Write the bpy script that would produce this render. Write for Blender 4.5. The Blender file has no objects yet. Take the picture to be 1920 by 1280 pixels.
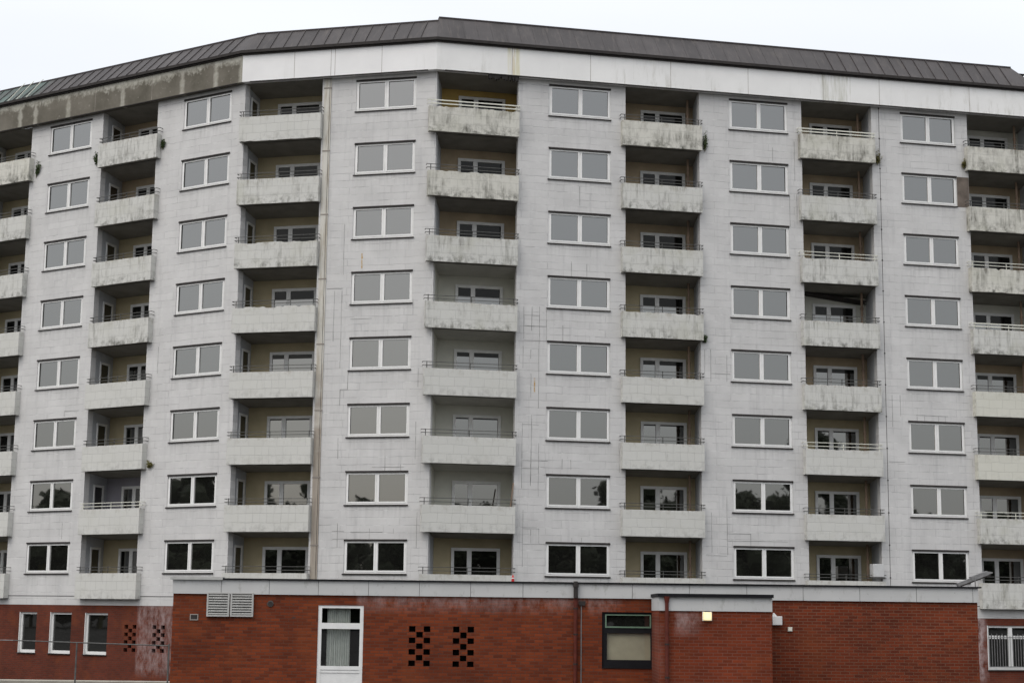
import bpy, math, random
from mathutils import Vector, Matrix

R_ = math.radians
scene = bpy.context.scene
COL = scene.collection
random.seed(7)

# ------------------------------------------------------------------ camera
EYE = 2.4
cam_d = bpy.data.cameras.new("camera")
cam_d.sensor_width = 36.0
cam_d.lens = 3096.0 / 1920.0 * 36.0
cam_d.shift_x = 2.7 / 1920.0
cam_d.clip_start = 0.2
cam_d.clip_end = 6000
cam = bpy.data.objects.new("camera", cam_d)
COL.objects.link(cam)
cam.matrix_world = (Matrix.Translation((0, 0, EYE)) @ Matrix.Rotation(math.pi / 2 + 0.1624, 4, 'X')
                    @ Matrix.Rotation(0.0115, 4, 'Z'))
scene.camera = cam

# ------------------------------------------------------------------ sky, sun, exposure
SUN_EL, SUN_AZ = R_(52), R_(-40)          # azimuth from -Y (behind the camera) towards -X
world = bpy.data.worlds.new("World")
scene.world = world
world.use_nodes = True
wn, wl = world.node_tree.nodes, world.node_tree.links
wn.clear()
w_out = wn.new("ShaderNodeOutputWorld")
sky = wn.new("ShaderNodeTexSky")
sky.sky_type = 'NISHITA'
sky.sun_disc = False
sky.sun_elevation = SUN_EL
sky.sun_rotation = math.pi - SUN_AZ
sky.dust_density = 4.0
bg1 = wn.new("ShaderNodeBackground"); bg1.inputs[1].default_value = 0.05
wl.new(sky.outputs[0], bg1.inputs[0])
# overcast deck: CIE overcast luminance, brighter overhead, broken by faint cloud
tc = wn.new("ShaderNodeTexCoord")
sep = wn.new("ShaderNodeSeparateXYZ"); wl.new(tc.outputs["Generated"], sep.inputs[0])
mr = wn.new("ShaderNodeMapRange"); wl.new(sep.outputs[2], mr.inputs[0])
mr.inputs[1].default_value = 0.0; mr.inputs[2].default_value = 1.0
mr.inputs[3].default_value = 0.48; mr.inputs[4].default_value = 1.60
nz = wn.new("ShaderNodeTexNoise"); nz.inputs["Scale"].default_value = 1.6; nz.inputs["Detail"].default_value = 4
mp = wn.new("ShaderNodeMapping"); mp.inputs["Scale"].default_value = (1, 1, 3)
wl.new(tc.outputs["Generated"], mp.inputs[0]); wl.new(mp.outputs[0], nz.inputs["Vector"])
mr2 = wn.new("ShaderNodeMapRange"); wl.new(nz.outputs[0], mr2.inputs[0])
mr2.inputs[1].default_value = 0.3; mr2.inputs[2].default_value = 0.7
mr2.inputs[3].default_value = 0.92; mr2.inputs[4].default_value = 1.08
mul = wn.new("ShaderNodeMath"); mul.operation = 'MULTIPLY'
wl.new(mr.outputs[0], mul.inputs[0]); wl.new(mr2.outputs[0], mul.inputs[1])
bg2 = wn.new("ShaderNodeBackground"); bg2.inputs[0].default_value = (0.985, 0.988, 1.0, 1)
wl.new(mul.outputs[0], bg2.inputs[1])
addw = wn.new("ShaderNodeAddShader")
wl.new(bg1.outputs[0], addw.inputs[0]); wl.new(bg2.outputs[0], addw.inputs[1])
wl.new(addw.outputs[0], w_out.inputs[0])

sun_d = bpy.data.lights.new("sun", 'SUN')
sun_d.energy = 0.7
sun_d.angle = R_(35)
sun_d.color = (1.0, 0.97, 0.93)
sun = bpy.data.objects.new("sun", sun_d)
COL.objects.link(sun)
sdir = Vector((math.sin(SUN_AZ) * math.cos(SUN_EL), -math.cos(SUN_AZ) * math.cos(SUN_EL), math.sin(SUN_EL)))
sun.rotation_euler = sdir.to_track_quat('Z', 'Y').to_euler()

scene.view_settings.view_transform = 'Standard'
scene.view_settings.look = 'None'
scene.view_settings.gamma = 1.0
scene.view_settings.exposure = 0.0
scene.render.engine = 'CYCLES'
scene.cycles.max_bounces = 6
scene.cycles.use_denoising = True

# ------------------------------------------------------------------ material helpers
class NT:
    def __init__(s, name, rough=0.85):
        m = bpy.data.materials.new(name); m.use_nodes = True
        s.m = m; s.n = m.node_tree.nodes; s.l = m.node_tree.links
        s.b = s.n["Principled BSDF"]; s.b.inputs["Roughness"].default_value = rough
        s.b.inputs["Specular IOR Level"].default_value = 0.25
    def node(s, t, **kw):
        n = s.n.new(t)
        for k, v in kw.items(): setattr(n, k, v)
        return n
    def put(s, sock, v):
        if isinstance(v, bpy.types.NodeSocket): s.l.new(v, sock)
        elif isinstance(v, tuple) and len(v) == 3 and sock.type == 'RGBA': sock.default_value = (*v, 1)
        else: sock.default_value = v
    def math(s, op, a, b=0.0, clamp=False):
        n = s.node("ShaderNodeMath", operation=op, use_clamp=clamp)
        s.put(n.inputs[0], a); s.put(n.inputs[1], b); return n.outputs[0]
    def mix(s, f, a, b, mode='MIX'):
        n = s.node("ShaderNodeMix", data_type='RGBA', blend_type=mode)
        s.put(n.inputs[0], f); s.put(n.inputs[6], a); s.put(n.inputs[7], b); return n.outputs[2]
    def ramp(s, v, a, b, lo=0.0, hi=1.0):
        n = s.node("ShaderNodeMapRange"); s.put(n.inputs[0], v)
        for i, x in enumerate((a, b, lo, hi)): n.inputs[i + 1].default_value = x
        return n.outputs[0]
    def noise(s, vec, scale, detail=4, rough=0.55, stretch=None):
        if stretch:
            mpn = s.node("ShaderNodeMapping"); mpn.inputs["Scale"].default_value = stretch
            s.l.new(vec, mpn.inputs[0]); vec = mpn.outputs[0]
        n = s.node("ShaderNodeTexNoise"); s.l.new(vec, n.inputs["Vector"])
        n.inputs["Scale"].default_value = scale; n.inputs["Detail"].default_value = detail
        n.inputs["Roughness"].default_value = rough; return n.outputs[0]
    def obj(s):
        return s.node("ShaderNodeTexCoord").outputs["Object"]
    def pos(s):
        return s.node("ShaderNodeNewGeometry").outputs["Position"]
    def xz(s, vec, dist=None):
        sp = s.node("ShaderNodeSeparateXYZ"); s.l.new(vec, sp.inputs[0])
        cb = s.node("ShaderNodeCombineXYZ")
        if dist is None:
            s.l.new(sp.outputs[0], cb.inputs[0]); s.l.new(sp.outputs[2], cb.inputs[1])
        else:
            s.l.new(s.math('ADD', sp.outputs[0], dist), cb.inputs[0])
            s.l.new(s.math('ADD', sp.outputs[2], dist), cb.inputs[1])
        s.x, s.y, s.z = sp.outputs
        return cb.outputs[0]
    def brick(s, vec, w, h, mortar, c1=(1, 1, 1), c2=(1, 1, 1), cm=(0, 0, 0), smooth=0.1, off=0.5, bias=0.0, freq=2):
        n = s.node("ShaderNodeTexBrick"); s.l.new(vec, n.inputs["Vector"])
        n.offset = off; n.offset_frequency = freq
        s.put(n.inputs["Color1"], c1); s.put(n.inputs["Color2"], c2); s.put(n.inputs["Mortar"], cm)
        n.inputs["Scale"].default_value = 1; n.inputs["Mortar Size"].default_value = mortar
        n.inputs["Mortar Smooth"].default_value = smooth; n.inputs["Bias"].default_value = bias
        n.inputs["Brick Width"].default_value = w; n.inputs["Row Height"].default_value = h
        return n.outputs[0], n.outputs[1]
    def bump(s, h, strength=0.3, dist=0.02):
        n = s.node("ShaderNodeBump"); s.put(n.inputs["Height"], h)
        n.inputs["Strength"].default_value = strength; n.inputs["Distance"].default_value = dist
        s.l.new(n.outputs[0], s.b.inputs["Normal"])
    def rect(s, x0, x1, z0, z1):
        a = s.math('MULTIPLY', s.math('GREATER_THAN', s.x, x0), s.math('LESS_THAN', s.x, x1))
        b = s.math('MULTIPLY', s.math('GREATER_THAN', s.z, z0), s.math('LESS_THAN', s.z, z1))
        return s.math('MULTIPLY', a, b)
    def col(s, c):
        s.put(s.b.inputs["Base Color"], c); return s.m

def plain(name, c, rough=0.6, var=0.12, scale=3.0, metal=0.0):
    t = NT(name, rough)
    n = t.noise(t.pos(), scale, 5)
    f = t.ramp(n, 0.3, 0.7, 1 - var, 1 + var)
    cb = t.node("ShaderNodeVectorMath", operation='SCALE')
    cb.inputs[0].default_value = c; t.l.new(f, cb.inputs["Scale"])
    t.l.new(cb.outputs[0], t.b.inputs["Base Color"])
    t.b.inputs["Metallic"].default_value = metal
    return t.m

def facade_mat(name, rust=(), cracks=0.5, sills=()):
    t = NT(name, 0.8)
    o, p = t.obj(), t.pos()
    wob = t.ramp(t.noise(o, 1.3, 3), 0.3, 0.7, -0.018, 0.018)
    v = t.xz(o, wob)
    # insulation boards under the paint: long rows, faint joints
    c, f = t.brick(v, 1.83, 0.305, 0.011, (0.620, 0.616, 0.603), (0.587, 0.583, 0.572), (0.562, 0.558, 0.548), 0.35, 0.37)
    vis = t.ramp(t.noise(o, 0.9, 4, stretch=(1, 1, 1.4)), 0.38, 0.62)
    c = t.mix(t.math('MULTIPLY', f, t.ramp(vis, 0, 1, 0.05, 0.75)), c, (0.46, 0.46, 0.455))
    # narrow cut boards with open, dark joints here and there
    c2, f2 = t.brick(v, 0.34, 0.305, 0.010, smooth=0.2, off=0.0)
    m2 = t.ramp(t.noise(o, 0.55, 3, stretch=(1.6, 1, 0.5)), 0.49, 0.57)
    lowm = t.ramp(t.z, 4.0, 22.0, 1.0, 0.25)
    m2 = t.math('MULTIPLY', t.math('MULTIPLY', m2, lowm), cracks * 0.4)
    m2b = t.ramp(t.noise(o, 2.3, 2), 0.42, 0.52)
    fdark = t.math('MULTIPLY', t.math('MULTIPLY', f2, m2), m2b)
    c = t.mix(t.math('MULTIPLY', fdark, 0.8), c, (0.20, 0.20, 0.20))
    # patchy old paint and grime
    pt_ = t.ramp(t.noise(o, 0.8, 5, 0.6), 0.35, 0.65, 0.92, 1.04)
    s1 = t.node("ShaderNodeVectorMath", operation='SCALE'); t.l.new(c, s1.inputs[0]); t.l.new(pt_, s1.inputs["Scale"])
    c = s1.outputs[0]
    streak = t.ramp(t.noise(p, 1.0, 6, 0.65, stretch=(3.5, 3.5, 0.35)), 0.54, 0.75)
    c = t.mix(t.math('MULTIPLY', streak, 0.45), c, (0.42, 0.42, 0.42))
    for (x0, x1) in sills:
        ph = t.math('MODULO', t.math('ADD', t.math('SUBTRACT', 3.86, t.z), 2.75 * 12), 2.75)   # metres below a sill
        run = t.ramp(t.noise(o, 1.0, 4, 0.6, stretch=(5, 1, 0.15)), 0.46, 0.66)
        reach = t.math('MULTIPLY', t.ramp(ph, 0.0, 0.75, 1.0, 0.0), t.rect(x0 - 0.08, x1 + 0.08, 3.0, 25))
        c = t.mix(t.math('MULTIPLY', t.math('MULTIPLY', run, reach), 0.5), c, (0.40, 0.40, 0.385))
    speck = t.ramp(t.noise(p, 9.0, 2), 0.74, 0.80)
    c = t.mix(t.math('MULTIPLY', speck, 0.5), c, (0.30, 0.30, 0.28))
    for (x0, x1, z0, z1, col) in rust:
        edge = t.ramp(t.noise(o, 14, 3), 0.35, 0.55)
        c = t.mix(t.math('MULTIPLY', t.rect(x0, x1, z0, z1), edge), c, col)
    # highlight painted into the colour: lit lower lips of the board rows
    lit_lip = t.math('FRACT', t.math('DIVIDE', t.math('ADD', t.z, t.math('ADD', wob, -0.012)), 0.305))
    lit_lip = t.math('MULTIPLY', t.ramp(lit_lip, 0.86, 0.94), t.ramp(t.noise(o, 2.6, 4, 0.6, stretch=(1, 1, 3)), 0.52, 0.60))
    c = t.mix(t.math('MULTIPLY', lit_lip, 0.55), c, (0.72, 0.72, 0.70))
    hgt = t.math('SUBTRACT', t.math('MULTIPLY', t.noise(o, 2.2, 5), 1.3),
                 t.math('ADD', t.math('MULTIPLY', f, vis), t.math('MULTIPLY', fdark, 0.8)))
    # each board row bows slightly, so its lower edge catches the sky
    row = t.math('FRACT', t.math('DIVIDE', t.math('ADD', t.z, wob), 0.305))
    hgt = t.math('ADD', hgt, t.math('MULTIPLY', row, t.ramp(t.noise(o, 0.7, 3), 0.4, 0.6, 0.0, 0.55)))
    t.bump(hgt, 0.8, 0.014)
    return t.col(c)

def parapet_mat(name, base=(0.60, 0.60, 0.565), stain=0.35, green=0.2):
    t = NT(name, 0.88)
    o, p = t.obj(), t.pos()
    wob = t.ramp(t.noise(p, 1.7, 3), 0.3, 0.7, -0.025, 0.025)
    v = t.xz(o, wob)
    b2 = tuple(x * 0.94 for x in base); bm = tuple(x * 0.84 for x in base)
    c, f = t.brick(v, 0.62, 0.37, 0.012, base, b2, bm, 0.35, 0.43)
    c2, f2 = t.brick(v, 0.31, 0.37, 0.010, smooth=0.3, off=0.0)
    mk = t.ramp(t.noise(p, 0.7, 2), 0.50, 0.6)
    c = t.mix(t.math('MULTIPLY', t.math('MULTIPLY', f2, mk), 0.28), c, tuple(x * 0.55 for x in base))
    # run-off streaks
    st = t.noise(p, 1.0, 7, 0.72, stretch=(5.5, 5.5, 0.75))
    lo = 0.66 - 0.22 * stain
    st = t.ramp(st, lo, lo + 0.22)
    blot = t.ramp(t.noise(p, 1.1, 5, 0.65), 0.42, 0.62)
    st = t.math('MULTIPLY', st, blot)
    c = t.mix(t.math('MULTIPLY', st, min(1.0, 0.45 + stain * 0.6)), c, (0.17, 0.165, 0.14))
    # lichen-dark crust along the lower edge
    low = t.math('MULTIPLY', t.ramp(t.z, 0.05, 0.5, 1.0, 0.0), t.ramp(t.noise(p, 3.5, 6, 0.7), 0.47, 0.66))
    c = t.mix(t.math('MULTIPLY', low, min(stain, 1.0)), c, (0.10, 0.10, 0.085))
    top = t.math('MULTIPLY', t.ramp(t.z, 0.78, 1.1, 0.0, 1.0), t.ramp(t.noise(p, 4.0, 5, 0.7), 0.50, 0.66))
    c = t.mix(t.math('MULTIPLY', top, 0.35 + 0.3 * stain), c, (0.26, 0.23, 0.17))
    g = t.ramp(t.noise(p, 0.9, 4), 0.50, 0.68)
    c = t.mix(t.math('MULTIPLY', g, green), c, (0.45, 0.45, 0.37))
    t.bump(t.math('SUBTRACT', t.math('MULTIPLY', t.noise(p, 5, 5), 0.9), f), 0.45, 0.012)
    return t.col(c)

def brick_mat(name, mortar=(0.19, 0.10, 0.065), bloom=(), dark=0.5, c1=(0.205, 0.041, 0.012), c2=(0.110, 0.022, 0.008)):
    t = NT(name, 0.9)
    o, p = t.obj(), t.pos()
    v = t.xz(o, t.ramp(t.noise(o, 1.2, 2), 0.3, 0.7, -0.004, 0.004))
    c, f = t.brick(v, 0.25, 0.0833, 0.009, c1, c2, mortar, 0.2)
    # odd over-fired bricks
    cb, fb = t.brick(v, 0.25, 0.0833, 0.009, (0, 0, 0), (1, 1, 1), (0, 0, 0), 0.1, bias=0.0)
    n1 = t.ramp(t.noise(o, 3.1, 1, stretch=(1.3, 1, 4.5)), 0.70, 0.74)
    c = t.mix(t.math('MULTIPLY', n1, dark), c, (0.07, 0.04, 0.035))
    n2 = t.ramp(t.noise(o, 0.55, 5, 0.6), 0.3, 0.7, 0.74, 1.2)
    s1 = t.node("ShaderNodeVectorMath", operation='SCALE'); t.l.new(c, s1.inputs[0]); t.l.new(n2, s1.inputs["Scale"])
    c = s1.outputs[0]
    n3 = t.ramp(t.noise(o, 1.0, 4, stretch=(1, 1, 1)), 0.52, 0.7)
    c = t.mix(t.math('MULTIPLY', n3, 0.35), c, (0.21, 0.055, 0.017))
    for (x0, x1, z0, z1, amt) in bloom:
        e = t.math('MULTIPLY', t.ramp(t.x, x0, x0 + 0.15), t.ramp(t.x, x1 - 0.35, x1, 1, 0))
        e = t.math('MULTIPLY', e, t.math('MULTIPLY', t.ramp(t.z, z0, z0 + 0.4), t.ramp(t.z, z1 - 0.1, z1, 1, 0)))
        nn = t.ramp(t.noise(o, 2.0, 6, 0.75, stretch=(1.8, 1, 0.9)), 0.38, 0.66)
        c = t.mix(t.math('MULTIPLY', t.math('MULTIPLY', e, nn), amt), c, (0.46, 0.37, 0.36))
    t.bump(t.math('SUBTRACT', t.math('MULTIPLY', t.noise(o, 30, 3), 0.3), f), 0.5, 0.006)
    return t.col(c)

def glass_mat(name, refl=0.24, dark=(0.010, 0.010, 0.009)):
    """Coated double glazing in front of dark empty rooms: a mirror-like share plus near-black room."""
    m = bpy.data.materials.new(name); m.use_nodes = True
    n, l = m.node_tree.nodes, m.node_tree.links
    n.clear()
    out = n.new("ShaderNodeOutputMaterial"); mx = n.new("ShaderNodeMixShader")
    gl = n.new("ShaderNodeBsdfGlossy"); gl.inputs["Roughness"].default_value = 0.015
    gl.inputs["Color"].default_value = (1.0, 1.0, 0.965, 1)
    df = n.new("ShaderNodeBsdfDiffuse"); df.inputs[0].default_value = (*dark, 1)
    lw = n.new("ShaderNodeFresnel"); lw.inputs[0].default_value = 1.5
    mr_ = n.new("ShaderNodeMapRange"); l.new(lw.outputs[0], mr_.inputs[0])
    mr_.inputs[1].default_value = 0.04; mr_.inputs[2].default_value = 1.0
    mr_.inputs[3].default_value = refl; mr_.inputs[4].default_value = 1.0
    l.new(mr_.outputs[0], mx.inputs[0]); l.new(df.outputs[0], mx.inputs[1]); l.new(gl.outputs[0], mx.inputs[2])
    nz_ = n.new("ShaderNodeTexNoise"); nz_.inputs["Scale"].default_value = 0.8
    g_ = n.new("ShaderNodeNewGeometry"); l.new(g_.outputs["Position"], nz_.inputs["Vector"])
    bp = n.new("ShaderNodeBump"); bp.inputs["Strength"].default_value = 0.06; bp.inputs["Distance"].default_value = 0.02
    l.new(nz_.outputs[0], bp.inputs["Height"]); l.new(bp.outputs[0], gl.inputs["Normal"])
    l.new(mx.outputs[0], out.inputs[0])
    return m

def clear_glass(name):
    m = bpy.data.materials.new(name); m.use_nodes = True
    n, l = m.node_tree.nodes, m.node_tree.links
    n.clear()
    out = n.new("ShaderNodeOutputMaterial"); mx = n.new("ShaderNodeMixShader")
    gl = n.new("ShaderNodeBsdfGlossy"); gl.inputs["Roughness"].default_value = 0.01
    tr = n.new("ShaderNodeBsdfTransparent"); tr.inputs[0].default_value = (0.92, 0.95, 0.93, 1)
    mx.inputs[0].default_value = 0.12
    l.new(tr.outputs[0], mx.inputs[1]); l.new(gl.outputs[0], mx.inputs[2]); l.new(mx.outputs[0], out.inputs[0])
    return m

M = {}
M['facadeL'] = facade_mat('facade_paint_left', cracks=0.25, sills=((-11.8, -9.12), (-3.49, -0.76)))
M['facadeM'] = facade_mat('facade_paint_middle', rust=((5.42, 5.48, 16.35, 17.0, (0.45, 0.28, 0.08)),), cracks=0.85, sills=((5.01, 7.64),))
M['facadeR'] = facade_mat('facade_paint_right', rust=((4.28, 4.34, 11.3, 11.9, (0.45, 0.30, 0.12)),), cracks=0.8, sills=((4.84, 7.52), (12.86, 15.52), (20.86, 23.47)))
M['par0'] = parapet_mat('parapet_render_pale', stain=0.32, green=0.12)
M['par1'] = parapet_mat('parapet_render_marked', stain=0.85, green=0.35)
M['par2'] = parapet_mat('parapet_render_mossy', base=(0.63, 0.62, 0.56), stain=1.15, green=0.35)
M['par3'] = parapet_mat('parapet_render_cream', base=(0.64, 0.635, 0.56), stain=0.12, green=0.1)
M['brick'] = brick_mat('red_brick_reddish_mortar', mortar=(0.105, 0.043, 0.026), dark=0.8,
                       bloom=((-4.2, 3.2, 2.30, 2.86, 0.45), (4.3, 5.4, 1.9, 2.6, 0.5)))
M['brickR'] = brick_mat('red_brick_pale_mortar', mortar=(0.15, 0.072, 0.045), dark=0.4, c1=(0.175, 0.033, 0.011), c2=(0.100, 0.020, 0.008))
M['brickL'] = brick_mat('red_brick_of_tower', mortar=(0.085, 0.042, 0.03), dark=0.25, c1=(0.135, 0.030, 0.015), c2=(0.10, 0.024, 0.013),
                        bloom=((-4.95, -2.4, -0.5, 2.6, 0.5),))
M['brickT'] = brick_mat('red_brick_of_tower_streaked', mortar=(0.10, 0.05, 0.035), dark=0.25, c1=(0.135, 0.030, 0.015), c2=(0.10, 0.024, 0.013),
                        bloom=((23.3, 24.3, -0.4, 2.5, 1.0),))
M['white_frame'] = plain('white_window_frame', (0.80, 0.80, 0.78), 0.4, 0.04, 4)
M['dim_frame'] = plain('grey_white_door_frame', (0.74, 0.745, 0.73), 0.45, 0.06, 4)
M['dark_trim'] = plain('dark_brown_metal_trim', (0.036, 0.032, 0.030), 0.8, 0.2, 5)
M['glass'] = glass_mat('window_glass', 0.245)
M['glass_door'] = glass_mat('balcony_door_glass', 0.24)
M['glass_low'] = glass_mat('ground_floor_glass', 0.10)
M['glass_ceil_refl'] = glass_mat('dark_ceiling_reflection_glass', 0.02)  # darkened glass stands in for the loggia ceiling mirrored in the door panes
M['clear'] = clear_glass('clear_glass')
M['rail_dark'] = plain('dark_rail_paint', (0.09, 0.09, 0.085), 0.5, 0.3, 9)
M['rail_white'] = plain('white_rail_paint', (0.66, 0.66, 0.58), 0.5, 0.12, 9)
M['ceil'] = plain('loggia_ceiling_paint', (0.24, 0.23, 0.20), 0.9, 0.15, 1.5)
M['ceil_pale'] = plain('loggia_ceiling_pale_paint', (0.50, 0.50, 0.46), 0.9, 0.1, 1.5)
M['lw_beige'] = plain('loggia_wall_beige', (0.48, 0.415, 0.27), 0.9, 0.12, 1.2)
M['lw_tan'] = plain('loggia_wall_tan', (0.43, 0.345, 0.235), 0.9, 0.15, 1.2)
M['lw_ochre'] = plain('loggia_wall_ochre', (0.52, 0.36, 0.12), 0.9, 0.12, 1.2)
M['lw_pale'] = plain('loggia_wall_pale', (0.62, 0.62, 0.55), 0.9, 0.08, 1.2)
M['lw_lilac'] = plain('loggia_wall_lilac', (0.33, 0.32, 0.36), 0.9, 0.08, 1.2)
M['lw_side'] = plain('loggia_side_wall', (0.47, 0.49, 0.51), 0.9, 0.08, 1.2)
def roof_mat(name, patina=False):
    t = NT(name, 0.6); o = t.obj(); t.xz(o)
    n = t.ramp(t.noise(o, 0.5, 5, 0.65), 0.3, 0.7, 0.78, 1.25)
    sheet = t.node("ShaderNodeTexWhiteNoise", noise_dimensions='1D')
    t.l.new(t.math('FLOOR', t.math('DIVIDE', t.x, 0.61)), sheet.inputs["W"])
    n = t.math('MULTIPLY', n, t.ramp(sheet.outputs[0], 0, 1, 0.86, 1.14))
    sc = t.node("ShaderNodeVectorMath", operation='SCALE'); sc.inputs[0].default_value = (0.054, 0.049, 0.049); t.l.new(n, sc.inputs["Scale"])
    c = sc.outputs[0]
    st = t.ramp(t.noise(o, 1.0, 5, 0.7, stretch=(5, 1, 0.8)), 0.52, 0.72)
    c = t.mix(t.math('MULTIPLY', st, 0.5), c, (0.12, 0.105, 0.095))
    if patina:
        g = t.math('MULTIPLY', t.ramp(t.x, -13.2, -12.4, 1, 0), t.ramp(t.noise(o, 1.2, 4), 0.3, 0.6, 0.4, 1.0))
        c = t.mix(t.math('MULTIPLY', g, 0.8), c, (0.085, 0.13, 0.115))
    return t.col(c)
M['roof'] = roof_mat('weathered_charcoal_roof_sheet'); M['roofL'] = roof_mat('weathered_roof_sheet_with_patina', True)
M['roof_seam'] = plain('roof_seam', (0.045, 0.038, 0.038), 0.5, 0.2, 3)
M['concrete'] = plain('bare_concrete', (0.30, 0.27, 0.24), 0.95, 0.2, 1.6)
M['louvre'] = plain('louvre_metal', (0.42, 0.42, 0.40), 0.5, 0.1, 6)
M['black'] = plain('dark_interior', (0.012, 0.012, 0.012), 0.9, 0.1, 2)
M['grey_metal'] = plain('galvanised_metal', (0.20, 0.20, 0.20), 0.45, 0.2, 7)
M['pipe_red'] = plain('red_brown_pipe_paint', (0.095, 0.020, 0.012), 0.6, 0.25, 6)
M['pipe_tan'] = plain('rusty_tan_pipe', (0.25, 0.18, 0.13), 0.7, 0.4, 1.1)
M['asphalt'] = plain('asphalt', (0.055, 0.055, 0.055), 0.95, 0.25, 0.6)
M['black_frame'] = plain('black_window_frame', (0.010, 0.010, 0.012), 0.95, 0.2, 5)
M['kerb'] = plain('kerb_concrete', (0.30, 0.28, 0.24), 0.95, 0.2, 2)

# white fascia with run-off below the joints
def fascia_mat(name, base, joints=(), dirty=0.3):
    t = NT(name, 0.75)
    o, p = t.obj(), t.pos()
    t.xz(o)
    n = t.ramp(t.noise(o, 0.7, 4), 0.3, 0.7, 0.95, 1.04)
    s1 = t.node("ShaderNodeVectorMath", operation='SCALE'); s1.inputs[0].default_value = base
    t.l.new(n, s1.inputs["Scale"]); c = s1.outputs[0]
    st = t.ramp(t.noise(o, 1.0, 6, 0.7, stretch=(4.0, 1, 0.8)), 0.52, 0.74)
    zone = t.ramp(t.noise(o, 0.35, 2, stretch=(1, 1, 0.2)), 0.45, 0.6)
    low = t.ramp(t.z, 24.55, 25.4, 1.0, 0.3)
    c = t.mix(t.math('MULTIPLY', t.math('MULTIPLY', st, zone), t.math('MULTIPLY', low, dirty)), c, (0.30, 0.29, 0.22))
    for (x0, x1, col) in joints:
        nn = t.ramp(t.noise(o, 1.0, 5, 0.7, stretch=(8, 1, 0.6)), 0.40, 0.6)
        c = t.mix(t.math('MULTIPLY', t.rect(x0, x1, 24.6, 25.83), nn), c, col)
    t.bump(t.noise(o, 3, 4), 0.15, 0.01)
    return t.col(c)
M['fasciaR'] = fascia_mat('white_fascia_right', (0.82, 0.82, 0.80), ((3.16, 3.26, (0.50, 0.33, 0.10)), (2.95, 3.5, (0.70, 0.67, 0.50)),
                                                                        (17.0, 18.4, (0.62, 0.62, 0.56))), 0.75)
M['fasciaM'] = fascia_mat('white_fascia_middle', (0.82, 0.82, 0.81), (), 0.25)
def fascia_old():
    t = NT('weathered_concrete_fascia', 0.95)
    o = t.obj(); t.xz(o)
    # pale strip left clean under the gutter and at the panel joints, the rest black-brown with algae
    wave = t.ramp(t.noise(o, 1.6, 5, 0.65, stretch=(1, 1, 0.3)), 0.3, 0.7, -0.27, 0.14)
    edge = t.math('SUBTRACT', t.math('ADD', 25.74, wave), t.z)
    dirt = t.ramp(t.math('ADD', edge, t.ramp(t.noise(o, 7, 4), 0.3, 0.7, -0.12, 0.12)), -0.05, 0.22, 0.12, 1.0)
    cl = t.ramp(t.noise(o, 0.8, 5, 0.6), 0.3, 0.7)
    brown = t.mix(cl, (0.10, 0.092, 0.072), (0.19, 0.175, 0.145))
    pale = t.mix(t.ramp(t.noise(o, 5, 4), 0.4, 0.7), (0.50, 0.49, 0.43), (0.36, 0.35, 0.29))
    for x in (-0.02, -1.45, -3.4, -6.98, -10.42, -12.57, -13.6):
        w = t.ramp(t.noise(o, 2.5, 4, stretch=(0.01, 1, 1)), 0.3, 0.7, -0.03, 0.10)
        a = t.math('ABSOLUTE', t.math('SUBTRACT', t.x, x)); a = t.math('SUBTRACT', a, w)
        dirt = t.math('MULTIPLY', dirt, t.ramp(a, 0.0, 0.12, 0.35, 1.0))
    c = t.mix(dirt, pale, brown)
    c = t.mix(t.math('MULTIPLY', t.ramp(t.noise(o, 6, 5), 0.62, 0.7), 0.6), c, (0.30, 0.28, 0.24))
    t.bump(t.noise(o, 4, 5), 0.3, 0.01)
    return t.col(c)
M['fasciaL'] = fascia_old()
def annex_fascia_mat():
    t = NT('grey_white_fascia_panel', 0.6)
    o = t.obj(); t.xz(o)
    c = t.mix(t.ramp(t.noise(o, 0.8, 4), 0.3, 0.7), (0.47, 0.475, 0.468), (0.53, 0.535, 0.525))
    st = t.ramp(t.noise(o, 1.4, 6, 0.7, stretch=(2.5, 1, 1.2)), 0.56, 0.68)
    c = t.mix(t.math('MULTIPLY', st, 0.5), c, (0.27, 0.27, 0.24))
    mk = t.ramp(t.noise(o, 5.0, 6, 0.75), 0.66, 0.70)
    c = t.mix(t.math('MULTIPLY', mk, 0.6), c, (0.12, 0.11, 0.10))
    return t.col(c)
M['fasciaA'] = annex_fascia_mat()
def strip_mat():
    t = NT('joint_cover_paint', 0.8)
    o = t.obj(); t.xz(o)
    n = t.noise(o, 1.0, 6, 0.7, stretch=(6, 1, 0.7))
    up = t.mix(t.ramp(n, 0.45, 0.65), (0.60, 0.585, 0.53), (0.42, 0.38, 0.31))
    dn = t.mix(t.ramp(n, 0.4, 0.65), (0.30, 0.26, 0.22), (0.40, 0.36, 0.30))
    f = t.ramp(t.math('ADD', t.z, t.ramp(t.noise(o, 1.2, 3), 0.3, 0.7, -2, 2)), 9.0, 12.5)
    return t.col(t.mix(f, dn, up))
M['strip'] = strip_mat()

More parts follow.
